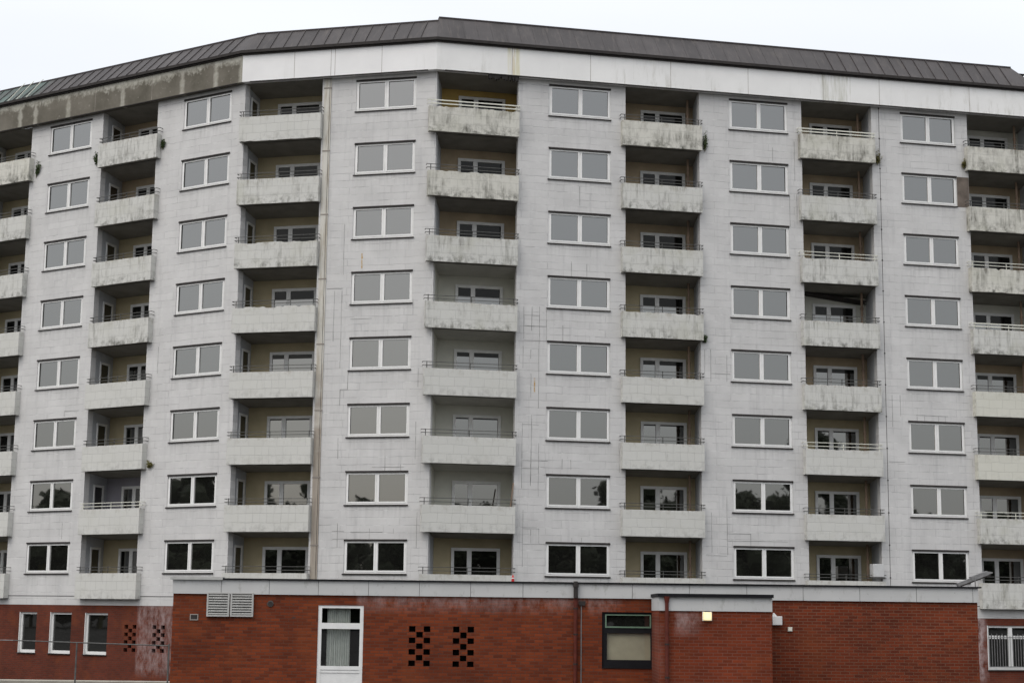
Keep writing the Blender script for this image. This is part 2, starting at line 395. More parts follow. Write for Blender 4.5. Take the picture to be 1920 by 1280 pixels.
# ------------------------------------------------------------------ geometry helpers
class MB:
    def __init__(s): s.v = []; s.f = []; s.mi = []; s.mats = []
    def m(s, mat):
        if mat not in s.mats: s.mats.append(mat)
        return s.mats.index(mat)
    def quad(s, pts, mat):
        b = len(s.v); s.v += [tuple(p) for p in pts]; s.f.append(tuple(range(b, b + len(pts)))); s.mi.append(s.m(mat))
    def box(s, x0, x1, y0, y1, z0, z1, mat):
        b = len(s.v)
        s.v += [(x0, y0, z0), (x1, y0, z0), (x1, y1, z0), (x0, y1, z0), (x0, y0, z1), (x1, y0, z1), (x1, y1, z1), (x0, y1, z1)]
        for q in ((0, 3, 2, 1), (4, 5, 6, 7), (0, 1, 5, 4), (1, 2, 6, 5), (2, 3, 7, 6), (3, 0, 4, 7)):
            s.f.append(tuple(b + i for i in q)); s.mi.append(s.m(mat))
    def hexa(s, p, mat):
        """p: 4 bottom points then 4 top points, counter-clockwise from above"""
        b = len(s.v); s.v += [tuple(q) for q in p]
        for q in ((0, 3, 2, 1), (4, 5, 6, 7), (0, 1, 5, 4), (1, 2, 6, 5), (2, 3, 7, 6), (3, 0, 4, 7)):
            s.f.append(tuple(b + i for i in q)); s.mi.append(s.m(mat))
    def tube(s, a, b_, r, mat, n=10, r2=None):
        a, b_ = Vector(a), Vector(b_); d = (b_ - a).normalized()
        u = d.orthogonal().normalized(); w = d.cross(u); r2 = r if r2 is None else r2
        base = len(s.v)
        for (c, rr) in ((a, r), (b_, r2)):
            for i in range(n):
                t = 2 * math.pi * i / n
                s.v.append(tuple(c + (u * math.cos(t) + w * math.sin(t)) * rr))
        for i in range(n):
            j = (i + 1) % n
            s.f.append((base + i, base + j, base + n + j, base + n + i)); s.mi.append(s.m(mat))
        s.f.append(tuple(base + i for i in reversed(range(n)))); s.mi.append(s.m(mat))
        s.f.append(tuple(base + n + i for i in range(n))); s.mi.append(s.m(mat))
    def frame(s, x0, x1, z0, z1, y0, y1, l, r, b, t, mat, mull=()):
        s.box(x0, x0 + l, y0, y1, z0, z1, mat); s.box(x1 - r, x1, y0, y1, z0, z1, mat)
        s.box(x0 + l, x1 - r, y0, y1, z0, z0 + b, mat); s.box(x0 + l, x1 - r, y0, y1, z1 - t, z1, mat)
        for (a, c) in mull: s.box(a, c, y0 + 0.002, y1, z0 + b, z1 - t, mat)
    def mesh(s, name, bevel=0):
        me = bpy.data.meshes.new(name); me.from_pydata(s.v, [], s.f); me.update()
        for mm in s.mats: me.materials.append(mm)
        me.polygons.foreach_set('material_index', s.mi)
        return me
    def build(s, name, parent=None, bevel=0.0):
        o = bpy.data.objects.new(name, s.mesh(name)); COL.objects.link(o)
        if parent is not None: o.parent = parent
        if bevel:
            b = o.modifiers.new("bevel", 'BEVEL'); b.width = bevel; b.segments = 1; b.limit_method = 'ANGLE'
        return o

def tag(o, label=None, cat=None, group=None, kind=None):
    if label: o['label'] = label
    if cat: o['category'] = cat
    if group: o['group'] = group
    if kind: o['kind'] = kind
    return o

# facets of the tower: origin, direction; local x along the wall, local y into the building
A_R, A_M, A_L = 0.2136, -0.2333, -0.5537
C_RM = Vector((-3.2078, 66.2672)); C_ML = Vector((-11.4987, 68.2373))
FAC = {'R': (C_RM, A_R), 'M': (C_ML, A_M), 'L': (C_ML, A_L), 'A': (Vector((0, 46.0)), 0.0), 'P': (Vector((0, 43.8)), 0.0)}
def wpt(f, s, y, z=0.0):
    o, a = FAC[f]; d = Vector((math.cos(a), math.sin(a))); n = Vector((-d.y, d.x))
    q = o + d * s + n * y
    return Vector((q.x, q.y, z))
def put(o, f, s=0.0, y=0.0, z=0.0, base=None):
    w = wpt(f, s, y, z)
    if base is not None: w = w - base
    o.location = w; o.rotation_euler = (0, 0, FAC[f][1])
    return o
E0 = EYE
def pb(k): return E0 + 0.37 + 2.745 * (k - 1)     # underside of balcony k
def wb(k): return E0 + 1.46 + 2.75 * (k - 1)      # underside of window k
PH = 1.09
D = 1.75
Z_F0, Z_F1 = E0 + 22.24, E0 + 23.42

# ------------------------------------------------------------------ ground
g = MB()
N = 24
xs = [-3000, -400, -150, -60, -30, -15, 0, 15, 30, 60, 150, 400, 3000]
ys = [-3000, -400, -120, -60, -30, -10, 0, 8, 16, 24, 32, 40, 54, 57, 80, 150, 400, 3000]
def gz(x, y):
    if y > 54: return -0.78 * min(1.0, (y - 54) / 3.0)
    return 0.75 * max(0.0, min(1.0, (36 - y) / 26.0))
for i in range(len(xs) - 1):
    for j in range(len(ys) - 1):
        g.quad([(x, y, gz(x, y)) for x, y in ((xs[i], ys[j]), (xs[i + 1], ys[j]), (xs[i + 1], ys[j + 1]), (xs[i], ys[j + 1]))], M['asphalt'])
tag(g.build('ground'), kind='structure')
kb = MB()
kb.box(-34, -9.3, 53.0, 53.9, -0.85, 0.11, M['kerb'])
tag(kb.build('kerb'), kind='structure')

# ------------------------------------------------------------------ the tower
tower = bpy.data.objects.new('apartment_building', None); COL.objects.link(tower)
TB = Vector((C_RM.x, C_RM.y, 0)); tower.location = TB
tag(tower, 'tall grey faceted apartment block with rows of white windows and recessed concrete balconies', 'building')

S_L, S_R, LEN_M = -17.2, 27.6, 8.5218
LOG = [  # name, facet, opening s0 s1, parapet s0 s1, splay left/right, door frame left
    ('0', 'L', -16.40, -13.05, -16.5, -12.80, -0.40, -0.40, -16.05),
    ('1', 'L', -8.42, -5.06, -8.35, -4.76, -0.40, -0.40, -7.84),
    ('2', 'M', 0.00, 3.50, -0.10, 3.56, -0.03, -0.03, 0.85),
    ('3', 'R', 0.02, 3.50, -0.33, 3.49, 0.51, 0.39, 1.25),
    ('4', 'R', 8.19, 11.49, 7.98, 11.52, 0.0, 0.30, 9.36),
    ('5', 'R', 16.18, 19.47, 16.00, 19.50, 0.0, 0.33, 17.24),
    ('6', 'R', 24.07, 27.25, 23.90, 27.40, 0.0, 0.30, 24.95)]
WIN = [('L', -11.80, -9.12), ('L', -3.49, -0.76), ('M', 5.01, 7.64), ('R', 4.84, 7.52), ('R', 12.86, 15.52), ('R', 20.86, 23.47)]

def wall_columns(f, a, b):
    cuts = []
    for L in LOG:
        if L[1] == f: cuts.append((L[2], L[3], 'log'))
    for w in WIN:
        if w[0] == f: cuts.append((w[1], w[2], 'win'))
    cuts.sort()
    return cuts
ZB = {'L': E0 + 0.10, 'M': E0 + 0.10, 'R': E0 - 0.02}
# joints of cut boards that have opened, traced as dark lines
OJ = {'R': ([(3.81, 7.37, 10.04), (4.17, 7.48, 10.38), (4.51, 7.06, 9.23), (4.18, 7.59, 8.94), (3.87, 4.21, 6.5), (4.21, 5.16, 5.72), (4.54, 5.17, 5.77), (3.83, 13.51, 14.85), (4.17, 13.86, 14.87), (4.49, 13.32, 14.88), (4.8, 13.44, 14.79), (3.82, 12.29, 13.4), (4.48, 10.66, 13.43), (4.14, 12.7, 13.08), (4.15, 11.09, 12.08), (5.49, 13.47, 14.15), (6.19, 19.3, 20.11), (5.84, 16.19, 16.88), (6.51, 16.19, 16.8), (15.84, 20.99, 22.77), (14.82, 21.83, 22.43), (15.58, 18.96, 20.38), (15.9, 19.1, 20.4), (12.63, 12.09, 13.23), (11.66, 12.39, 13.41), (11.92, 12.06, 13.43), (12.59, 4.84, 7.27), (11.91, 4.94, 6.59), (13.61, 5.22, 5.74), (20.12, 10.43, 11.82), (20.49, 10.91, 11.83), (21.26, 10.66, 10.94), (21.61, 10.67, 10.95), (22.26, 10.69, 10.97), (22.58, 10.71, 10.98), (7.93, 8.13, 9.35), (5.5, 8.17, 8.61), (5.86, 8.18, 8.58), (6.33, 5.22, 5.44), (5.93, 5.22, 5.43)],
             [(3.81, 4.51, 9.98), (3.83, 4.9, 8.51), (3.83, 4.52, 8.19), (3.81, 4.49, 14.51), (3.82, 4.81, 13.46), (3.81, 4.81, 14.06), (3.86, 4.57, 5.75), (3.86, 4.83, 5.13), (11.96, 12.79, 12.41), (12.58, 13.61, 5.72), (12.57, 15.25, 5.43), (11.64, 12.57, 4.82), (19.91, 20.65, 8.94), (21.21, 22.71, 10.98), ]),
      'M': ([(4.72, 4.9, 5.88), (6.06, 5.22, 5.67), (7.07, 5.46, 5.67), (8.04, 4.88, 6.31), (7.98, 11.37, 12.14), (7.93, 8.45, 9.96), (6.66, 7.97, 8.57), (7.32, 7.97, 8.24), (4.64, 8.48, 9.35), (4.97, 11.32, 12.09), (4.65, 10.67, 11.33), (4.62, 12.21, 15.45), (4.29, 13.33, 15.46), (4.65, 16.12, 18.28), (7.71, 14.35, 15.01)],
            [(4.48, 5.0, 5.56), (4.49, 5.0, 5.24), (5.27, 6.62, 5.52), (4.65, 4.99, 11.33), (5.02, 5.95, 14.25), (6.11, 7.46, 8.14), (3.96, 4.64, 15.54)]),
      'L': ([(-4.38, 12.38, 13.55), (-9.9, 10.81, 11.05), (-5.84, 5.88, 6.22), (-9.64, 5.36, 6.06)], [(-9.9, -9.0, 11.05)])}
M['joint'] = plain('open_board_joint', (0.31, 0.31, 0.30), 0.9, 0.35, 3)
rngj = random.Random(21)
def cut_joints(t, f):
    vv, hh = OJ[f]
    for (x, z0, z1) in vv:
        z = z0; dx = 0
        while z < z1 - 0.01:
            e = min(z1, z + 0.305); w_ = rngj.uniform(0.006, 0.013); dx += rngj.uniform(-0.008, 0.008)
            t.box(x + dx - w_, x + dx + w_, -0.004, -0.0005, z, e - 0.002, M['joint']); z = e
    for (x0, x1, z) in hh:
        x = x0; dz = 0
        while x < x1 - 0.01:
            e = min(x1, x + rngj.uniform(0.25, 0.5)); w_ = rngj.uniform(0.005, 0.010); dz += rngj.uniform(-0.008, 0.008)
            t.box(x, e - 0.002, -0.0075, -0.0045, z + dz - w_, z + dz + w_, M['joint']); x = e
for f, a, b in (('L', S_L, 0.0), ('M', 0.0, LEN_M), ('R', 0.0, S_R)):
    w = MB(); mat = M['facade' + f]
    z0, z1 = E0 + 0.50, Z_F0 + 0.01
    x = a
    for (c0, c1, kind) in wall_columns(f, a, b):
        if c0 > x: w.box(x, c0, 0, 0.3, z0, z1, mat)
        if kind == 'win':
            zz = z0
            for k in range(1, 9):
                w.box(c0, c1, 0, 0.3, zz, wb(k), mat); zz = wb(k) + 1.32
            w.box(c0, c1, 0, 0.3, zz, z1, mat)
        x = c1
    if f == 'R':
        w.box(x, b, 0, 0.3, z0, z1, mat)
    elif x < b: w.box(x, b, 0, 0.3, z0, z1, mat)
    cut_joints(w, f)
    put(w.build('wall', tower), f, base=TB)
    # pale base band below the grey wall, with a shadow gap
    bd = MB()
    zb = ZB[f]
    j = a
    while j < b - 0.01:
        e = min(j + 3.4, b); bd.box(j + 0.004, e - 0.004, 0.02, 0.3, zb, E0 + 0.47, mat); j = e
    bd.box(a, b, 0.06, 0.29, E0 + 0.47, z0, M['dark_trim'])
    put(bd.build('base_band', tower), f, base=TB)

# ground-floor brick
def wall_with_holes(mb, a, b, z0, z1, y0, y1, holes, mat):
    x = a
    for (h0, h1, hz0, hz1) in sorted(holes):
        if h0 > x: mb.box(x, h0, y0, y1, z0, z1, mat)
        mb.box(h0, h1, y0, y1, z0, hz0, mat); mb.box(h0, h1, y0, y1, hz1, z1, mat); x = h1
    mb.box(x, b, y0, y1, z0, z1, mat)

LGW = [(-12.03, -10.95), (-10.10, -8.80), (-7.97, -6.62)]
LVT = [(-5.63, -4.93), (-4.02, -3.30)]
hl = [(a, b, E0 - 1.99, E0 - 0.22) for a, b in LGW] + [(a, b, E0 - 1.83, E0 - 0.70) for a, b in LVT]
bw = MB(); wall_with_holes(bw, S_L, 0, -0.9, ZB['L'], 0.03, 0.33, hl, M['brickL'])
bw.box(-14.3, -12.75, 0.018, 0.03, E0 - 1.30, E0 - 1.05, M['dark_trim']) if False else None
put(bw.build('brick_wall', tower), 'L', base=TB)
bw = MB(); bw.box(0, LEN_M, 0.03, 0.33, -0.9, ZB['M'], M['brickL']); put(bw.build('brick_wall', tower), 'M', base=TB)
bw = MB(); wall_with_holes(bw, 0, S_R, -0.9, ZB['R'], 0.03, 0.33, [(24.22, 26.9, E0 - 2.18, E0 - 0.32)], M['brickT'])
put(bw.build('brick_wall', tower), 'R', base=TB)

def brick_vent(f, x0, x1, z0, z1, y, mat, parent, base):
    """Two outer columns open in rows 1,3,5,7; the middle column open in rows 2,4,6."""
    mb = MB(); cw, rh = (x1 - x0) / 3, (z1 - z0) / 7
    t = 0.012
    for c in range(3):
        for r in range(7):
            op = (r % 2 == 0) if c != 1 else (r % 2 == 1)
            if not op: mb.box(x0 + c * cw, x0 + (c + 1) * cw, y + 0.002, y + 0.14, z0 + r * rh, z0 + (r + 1) * rh, mat)
            else:
                mb.box(x0 + c * cw, x0 + c * cw + t, y + 0.002, y + 0.14, z0 + r * rh, z0 + (r + 1) * rh, mat)
                mb.box(x0 + (c + 1) * cw - t, x0 + (c + 1) * cw, y + 0.002, y + 0.14, z0 + r * rh, z0 + (r + 1) * rh, mat)
    mb.box(x0 - 0.02, x1 + 0.02, y + 0.30, y + 0.32, z0 - 0.02, z1 + 0.02, M['black'])
    o = mb.build('brick_vent', parent); put(o, f, base=base); return o
for a, b in LVT: brick_vent('L', a, b, E0 - 1.83, E0 - 0.70, 0.03, M['brickL'], tower, TB)

def low_window(f, a, b, z0, z1, depth=0.12):
    fr = MB(); fr.frame(0, b - a, 0, z1 - z0, depth, depth + 0.07, 0.10, 0.07, 0.13, 0.09, M['white_frame'])
    # painted reveals
    fr.box(0, 0.025, 0.02, depth, 0, z1 - z0, M['white_frame'])
    o = fr.build('window', tower); put(o, f, a, 0, z0, base=TB)
    p = MB(); p.quad([(0.09, depth + 0.05, 0.12), (b - a - 0.06, depth + 0.05, 0.12), (b - a - 0.06, depth + 0.05, z1 - z0 - 0.08), (0.09, depth + 0.05, z1 - z0 - 0.08)], M['glass_low'])
    p.build('pane', o)
    s = MB(); s.box(-0.03, b - a + 0.03, -0.03, depth, -0.035, 0.0, M['dark_trim']); s.build('sill', o)
    return o
for a, b in LGW: low_window('L', a, b, E0 - 1.99, E0 - 0.22)
# barred window right of the annex
rw = low_window('R', 24.22, 26.9, E0 - 2.18, E0 - 0.32, 0.10)
br = MB()
for i in range(22):
    x = 0.06 + i * 0.122; br.tube((x, -0.02, 0.14), (x, -0.02, 1.42 + 0.10 * (i % 2)), 0.011, M['grey_metal'], 6)
br.box(0.03, 2.65, -0.028, -0.008, 0.12, 0.15, M['grey_metal']); br.box(0.03, 2.65, -0.028, -0.008, 1.36, 1.385, M['grey_metal'])
br.build('window_bars', rw)
cu = MB(); rng = random.Random(4)
for i in range(17):
    x = 0.12 + i * 0.145; cu.box(x, x + 0.095 + rng.random() * 0.03, 0.135, 0.145, 1.30, 1.44, M['white_frame'])
cu.box(1.02, 1.20, 0.085, 0.145, 0.13, 1.78, M['white_frame'])
cu.build('window_blind', rw)

# windows of the eight upper floors
def window_master(wd):
    h = 1.32
    fr = MB(); mid = wd / 2 + 0.02
    fr.frame(0, wd, 0, h, 0.035, 0.12, 0.085, 0.085, 0.125, 0.075, M['white_frame'], ((mid - 0.085, mid + 0.085),))
    # the two sashes stand 12 mm proud of the outer frame
    for (x0, x1) in ((0.06, mid - 0.03), (mid + 0.03, wd - 0.06)):
        fr.frame(x0, x1, 0.075, h - 0.045, 0.022, 0.034, 0.055, 0.055, 0.06, 0.045, M['white_frame'])
    p = MB()
    for (x0, x1) in ((0.085, mid - 0.085), (mid + 0.085, wd - 0.085)):
        p.quad([(x0, 0.07, 0.12), (x1, 0.07, 0.12), (x1, 0.07, h - 0.07), (x0, 0.07, h - 0.07)], M['glass'])
    s = MB(); s.hexa([(-0.05, -0.05, -0.045), (wd + 0.03, -0.05, -0.045), (wd + 0.03, 0.05, -0.03), (-0.05, 0.05, -0.03),
                      (-0.05, -0.05, -0.002), (wd + 0.03, -0.05, -0.002), (wd + 0.03, 0.05, 0.02), (-0.05, 0.05, 0.02)], M['dark_trim'])
    t = MB(); t.box(-0.015, wd + 0.015, -0.035, 0.05, h - 0.012, h + 0.055, M['dark_trim'])
    return fr, p, s, t
for (f, a, b) in WIN:
    wd = b - a
    fr, p, s, t = window_master(wd)
    meshes = [fr.mesh('window'), p.mesh('pane'), s.mesh('sill'), t.mesh('head_trim')]
    for k in range(1, 9):
        o = bpy.data.objects.new('window', meshes[0]); COL.objects.link(o); o.parent = tower
        put(o, f, a + random.uniform(-0.01, 0.01), 0, wb(k), base=TB)
        for nm, me in (('pane', meshes[1]), ('sill', meshes[2]), ('head_trim', meshes[3])):
            c = bpy.data.objects.new(nm, me); COL.objects.link(c); c.parent = o
            if nm == 'pane':
                c.rotation_euler = (random.uniform(-0.0035, 0.0035), 0, random.uniform(-0.004, 0.004))

# loggias: recess + balcony parapet + railing + balcony door
WALLC = {'3': {8: 'lw_ochre', 7: 'lw_tan', 6: 'lw_tan', 5: 'lw_pale', 4: 'lw_pale', 3: 'lw_pale', 2: 'lw_pale', 1: 'lw_beige'},
         '5': {8: 'lw_tan', 7: 'lw_tan', 6: 'lw_tan', 5: 'lw_pale', 4: 'lw_tan', 3: 'lw_beige'},
         '6': {8: 'lw_pale', 7: 'lw_tan', 6: 'lw_tan', 5: 'lw_pale', 4: 'lw_tan', 3: 'lw_tan', 2: 'lw_tan', 1: 'lw_tan'},
         '1': {8: 'lw_tan', 7: 'lw_tan', 2: 'lw_lilac'}, '4': {8: 'lw_tan', 7: 'lw_tan', 6: 'lw_tan'}}
PARM = {'3': {8: 'par2', 7: 'par2', 6: 'par1', 5: 'par1'}, '4': {8: 'par2', 7: 'par1', 6: 'par1', 5: 'par1'}, '5': {8: 'par2', 7: 'par1', 6: 'par1', 5: 'par1', 4: 'par1'},
        '6': {8: 'par2', 7: 'par2', 6: 'par2', 5: 'par1', 4: 'par3', 3: 'par3', 2: 'par1', 1: 'par1'},
        '2': {8: 'par0', 7: 'par1', 6: 'par1', 5: 'par0'}, '1': {8: 'par1', 7: 'par1', 6: 'par1', 5: 'par1'}, '0': {8: 'par2', 7: 'par1', 6: 'par1'}}
WHITE_RAIL = {('3', 8), ('5', 8), ('5', 3), ('6', 6), ('6', 5), ('6', 2), ('1', 2), ('5', 6)}
CHIPPED = {('3', 8): .05, ('3', 7): .04, ('3', 5): .03, ('2', 5): .07, ('2', 6): .05, ('4', 5): .04, ('4', 4): .05, ('5', 6): .05, ('5', 4): .06,
           ('5', 5): .03, ('6', 6): .07, ('5', 3): .04, ('3', 2): .03}

def door_parts(parent, fl):
    """Narrow door leaf beside a wide fixed light, local origin at floor"""
    fr = MB(); H = 2.08
    fr.frame(0, 2.04, 0, H, 0.0, 0.07, 0.12, 0.13, 0.12, 0.12, M['dim_frame'], ((0.66, 0.85),))
    fr.box(-0.06, 2.10, -0.012, 0.0, H + 0.06, H + 0.09, M['dark_trim']) if False else None
    p = MB()
    for (x0, x1) in ((0.12, 0.66), (0.85, 1.91)):
        p.quad([(x0, 0.04, 0.12), (x1, 0.04, 0.12), (x1, 0.04, H - 0.12), (x0, 0.04, H - 0.12)], M['glass_door'])
    return fr, p
dfr, dpn = door_parts(None, 0)
dfr_m = dfr.mesh('balcony_door')
def pane_mesh(split, lower, upper):  # upper strip can take darker glass, imitating the ceiling's reflection
    p = MB()
    for (x0, x1) in ((0.12, 0.66), (0.85, 1.91)):
        p.quad([(x0, 0.04, 0.12), (x1, 0.04, 0.12), (x1, 0.04, split), (x0, 0.04, split)], M[lower])
        if split < 1.94: p.quad([(x0, 0.04, split), (x1, 0.04, split), (x1, 0.04, 1.95), (x0, 0.04, 1.95)], M[upper])
    return p.mesh('pane')
PANES = {'hi': pane_mesh(1.95, 'glass_ceil_refl', 'glass_ceil_refl'), 5: pane_mesh(1.60, 'glass_door', 'glass_ceil_refl'),
         4: pane_mesh(1.78, 'glass_door', 'glass_ceil_refl'), 3: pane_mesh(1.90, 'glass_door', 'glass_ceil_refl'), 'lo': pane_mesh(1.95, 'glass_door', 'glass_door')}
sd = MB(); sd.frame(0, 0.84, 0, 2.12, 0.0, 0.05, 0.07, 0.12, 0.10, 0.10, M['dim_frame']); sd_m = sd.mesh('side_door')
sp_ = MB(); sp_.quad([(0.06, 0.03, 0.09), (0.73, 0.03, 0.09), (0.73, 0.03, 2.03), (0.06, 0.03, 2.03)], M['glass_low']); sp_m = sp_.mesh('pane')

for (nm, f, s0, s1, p0, p1, dl, dr, fl) in LOG:
    for k in range(1, 9):
        rng = random.Random(hash((nm, k)) % 9999 if False else int(nm) * 31 + k)
        z = pb(k); zt = pb(k + 1) if k < 8 else Z_F0
        wm = M[WALLC.get(nm, {}).get(k, 'lw_beige')]
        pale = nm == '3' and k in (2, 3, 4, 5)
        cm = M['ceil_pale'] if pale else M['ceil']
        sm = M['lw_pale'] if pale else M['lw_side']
        # recess (local origin at the balcony underside, left jamb)
        r = MB(); W = s1 - s0; H = zt - z - 0.005; zc = H - 0.14; fz = 0.14
        a0, a1 = (0, 0), (dl, D); b0, b1 = (W, 0), (W + dr, D)
        r.quad([(a1[0], D, fz), (b1[0], D, fz), (b1[0], D, zc), (a1[0], D, zc)], wm)
        ya = 0.3 if dl < 0 else 0; yb = 0.3 if dr > 0 else 0
        r.quad([(a0[0], ya, fz), (a1[0], D, fz), (a1[0], D, zc), (a0[0], ya, H)], sm)
        r.quad([(b1[0], D, fz), (b0[0], yb, fz), (b0[0], yb, H), (b1[0], D, zc)], sm)
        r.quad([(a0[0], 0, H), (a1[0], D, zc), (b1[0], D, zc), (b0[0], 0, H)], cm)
        r.quad([(a0[0], 0, fz), (b0[0], 0, fz), (b1[0], D, fz), (a1[0], D, fz)], M['concrete'])
        o = r.build('loggia_recess', tower); put(o, f, s0, 0, z, base=TB)
        # balcony: front parapet, cheeks and slab
        bm = M[PARM.get(nm, {}).get(k, 'par0')]
        bal = MB(); PW = p1 - p0; off = 0.30; th = 0.10
        nseg = 44; amp = CHIPPED.get((nm, k), 0.004); tops = []
        lvl = 0.0
        for i in range(nseg + 1):
            if rng.random() < 0.35: lvl = rng.random() ** 2
            tops.append(PH - amp * lvl)
        bots = []
        bamp = 0.03 if (nm, k) in (('3', 7), ('2', 8), ('6', 6)) else 0.003
        lvl = 0
        for i in range(nseg + 1):
            if rng.random() < 0.3: lvl = rng.random() ** 2
            bots.append(bamp * lvl)
        for i in range(nseg):
            xa, xb = PW * i / nseg, PW * (i + 1) / nseg
            ta, tb, ba, bb = tops[i], tops[i + 1], bots[i], bots[i + 1]
            bal.quad([(xa, -off, ba), (xb, -off, bb), (xb, -off, tb), (xa, -off, ta)], bm)
            bal.quad([(xb, -off + th, bb), (xa, -off + th, ba), (xa, -off + th, ta), (xb, -off + th, tb)], bm)
            bal.quad([(xa, -off, ta), (xb, -off, tb), (xb, -off + th, tb), (xa, -off + th, ta)], bm)
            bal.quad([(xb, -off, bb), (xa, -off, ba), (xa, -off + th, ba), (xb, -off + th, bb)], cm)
        for (xa, xb) in ((0, th), (PW - th, PW)):
            bal.box(xa + 0.001, xb - 0.001, -off + 0.004, -0.002, 0.006, tops[0] - 0.004, bm)
        bal.box(th, PW - th, -off + th, -0.003, 0.02, 0.14, cm)
        o = bal.build('balcony', tower); put(o, f, p0, 0, z, base=TB)
        # railing above the parapet
        rm = M['rail_white'] if (nm, k) in WHITE_RAIL else M['rail_dark']
        rl = MB(); rr = 0.014 if rm is M['rail_white'] else 0.012
        big = 0.02 if (nm, k) in (('3', 8), ('5', 8), ('6', 5)) else 0
        for zz in (PH + 0.13, PH + 0.27):
            sag = rng.uniform(-0.01, 0.01)
            rl.box(-0.05, PW + 0.05, -0.20 - rr, -0.20 + rr, zz - rr - big / 2 + sag, zz + rr + big / 2 + sag, rm)
            rl.box(-0.05, -0.05 + 2 * rr, -0.20, 0.0, zz - rr + sag, zz + rr + sag, rm)
            rl.box(PW + 0.05 - 2 * rr, PW + 0.05, -0.20, 0.0, zz - rr + sag, zz + rr + sag, rm)
        for px in (0.12, PW * 0.5, PW - 0.12):
            rl.box(px - 0.016, px + 0.016, -0.184, -0.165, PH - 0.30, PH + 0.29, rm)
        rl.build('railing', o)
        # doors
        d_ = bpy.data.objects.new('balcony_door', dfr_m); COL.objects.link(d_); d_.parent = tower
        put(d_, f, fl + rng.uniform(-0.02, 0.02), D - 0.075, z + fz + 0.002, base=TB)
        pn = bpy.data.objects.new('pane', PANES['hi'] if k >= 6 else PANES[k] if k >= 3 else PANES['lo']); COL.objects.link(pn); pn.parent = d_
        pn.rotation_euler = (rng.uniform(-0.004, 0.004), 0, rng.uniform(-0.006, 0.006))
        if nm in '012':
            q = bpy.data.objects.new('side_door', sd_m); COL.objects.link(q); q.parent = tower
            ang = math.atan2(D - 0.3, dl)      # along the left side wall, facing the recess
            w = wpt(f, s0 + dl * 0.24 + 0.06, 0.3 + (D - 0.3) * 0.24, z + fz) - TB
            q.location = w; q.rotation_euler = (0, 0, FAC[f][1] + ang)
            pn = bpy.data.objects.new('pane', sp_m); COL.objects.link(pn); pn.parent = q

# drain pipes at the back of the right-hand loggias
for (s, y, mm) in ((11.28, 0.95, 'pipe_tan'), (19.25, 0.95, 'pipe_tan'), (26.9, 0.9, 'pipe_tan')):
    t = MB(); t.tube((0, 0, E0 + 0.4), (0, 0, Z_F0 - 0.05), 0.055, M[mm], 10)
    for k in range(1, 9): t.tube((0, 0, pb(k) + 1.9), (0, 0, pb(k) + 2.0), 0.075, M[mm], 10)
    put(t.build('drain_pipe', tower), 'R', s, y, 0, base=TB)
# joint cover strip between the stair side and the window column
t = MB()
for k in range(0, 9):
    za = E0 + 0.5 if k == 0 else pb(k) + 2.62 - 0.37
    zb_ = min((pb(k + 1) + 2.62 - 0.37) - 0.02 if k < 8 else Z_F0, Z_F0)
    if za >= Z_F0 - 0.05: continue
    t.box(0.0, 0.30, -0.045, -0.001, za, zb_, M['strip'])
    t.box(-0.015, 0.315, -0.058, -0.002, zb_ - 0.03, zb_ + 0.012, M['concrete'])
    t.box(0.235, 0.25, -0.052, -0.045, za, zb_, M['dark_trim'])
put(t.build('joint_cover', tower), 'M', 3.60, 0, 0, base=TB)
# open movement joint on the right facet
t = MB(); t.box(-0.011, 0.011, -0.003, 0.001, E0 + 0.5, Z_F0, M['dark_trim'])
z = E0 + 1.6
while z < Z_F0: t.box(-0.03, 0.03, -0.012, -0.003, z, z + 0.05, M['dark_trim']); z += 1.37
put(t.build('movement_joint', tower), 'R', 19.83, 0, 0, base=TB)
# one wall board missing beside the second-highest right window: brown concrete
M['bare_brown'] = plain('bare_brown_concrete', (0.15, 0.125, 0.105), 0.95, 0.3, 2.5)
t = MB(); t.box(0, 0.57, -0.009, 0.0, 0, 1.37, M['bare_brown'])
tag(put(t.build('bare_wall_patch', tower), 'R', 23.49, 0, wb(7) - 0.02, base=TB), label='brown bare concrete patch where a grey wall board is missing')
# sagging ceiling board in one loggia
t = MB(); zt = pb(6)
t.hexa([(0.15, 1.2, -0.10), (3.3, 1.2, -0.42), (3.3, 1.9, -0.50), (0.15, 1.9, -0.14), (0.15, 1.2, -0.07), (3.3, 1.2, -0.38), (3.3, 1.9, -0.46), (0.15, 1.9, -0.11)], M['dark_trim'])
put(t.build('sagging_ceiling_board', tower), 'R', 16.3, 0, zt, base=TB)
# crumbling edge under the fascia over the highest ochre loggia
rng = random.Random(3)
t = MB()
for i in range(26):
    x = rng.uniform(0, 1.25); h = rng.uniform(0.06, 0.26); w_ = rng.uniform(0.04, 0.14)
    t.hexa([(x, -0.25, -h), (x + w_, -0.24, -h * 0.7), (x + w_, -0.15, -h), (x, -0.15, -h * 0.8),
            (x - 0.02, -0.28, 0.03), (x + w_ + 0.02, -0.28, 0.03), (x + w_, -0.1, 0.03), (x, -0.1, 0.03)], M['dark_trim'])
put(t.build('crumbled_soffit_edge', tower), 'R', 2.15, 0, Z_F0, base=TB)

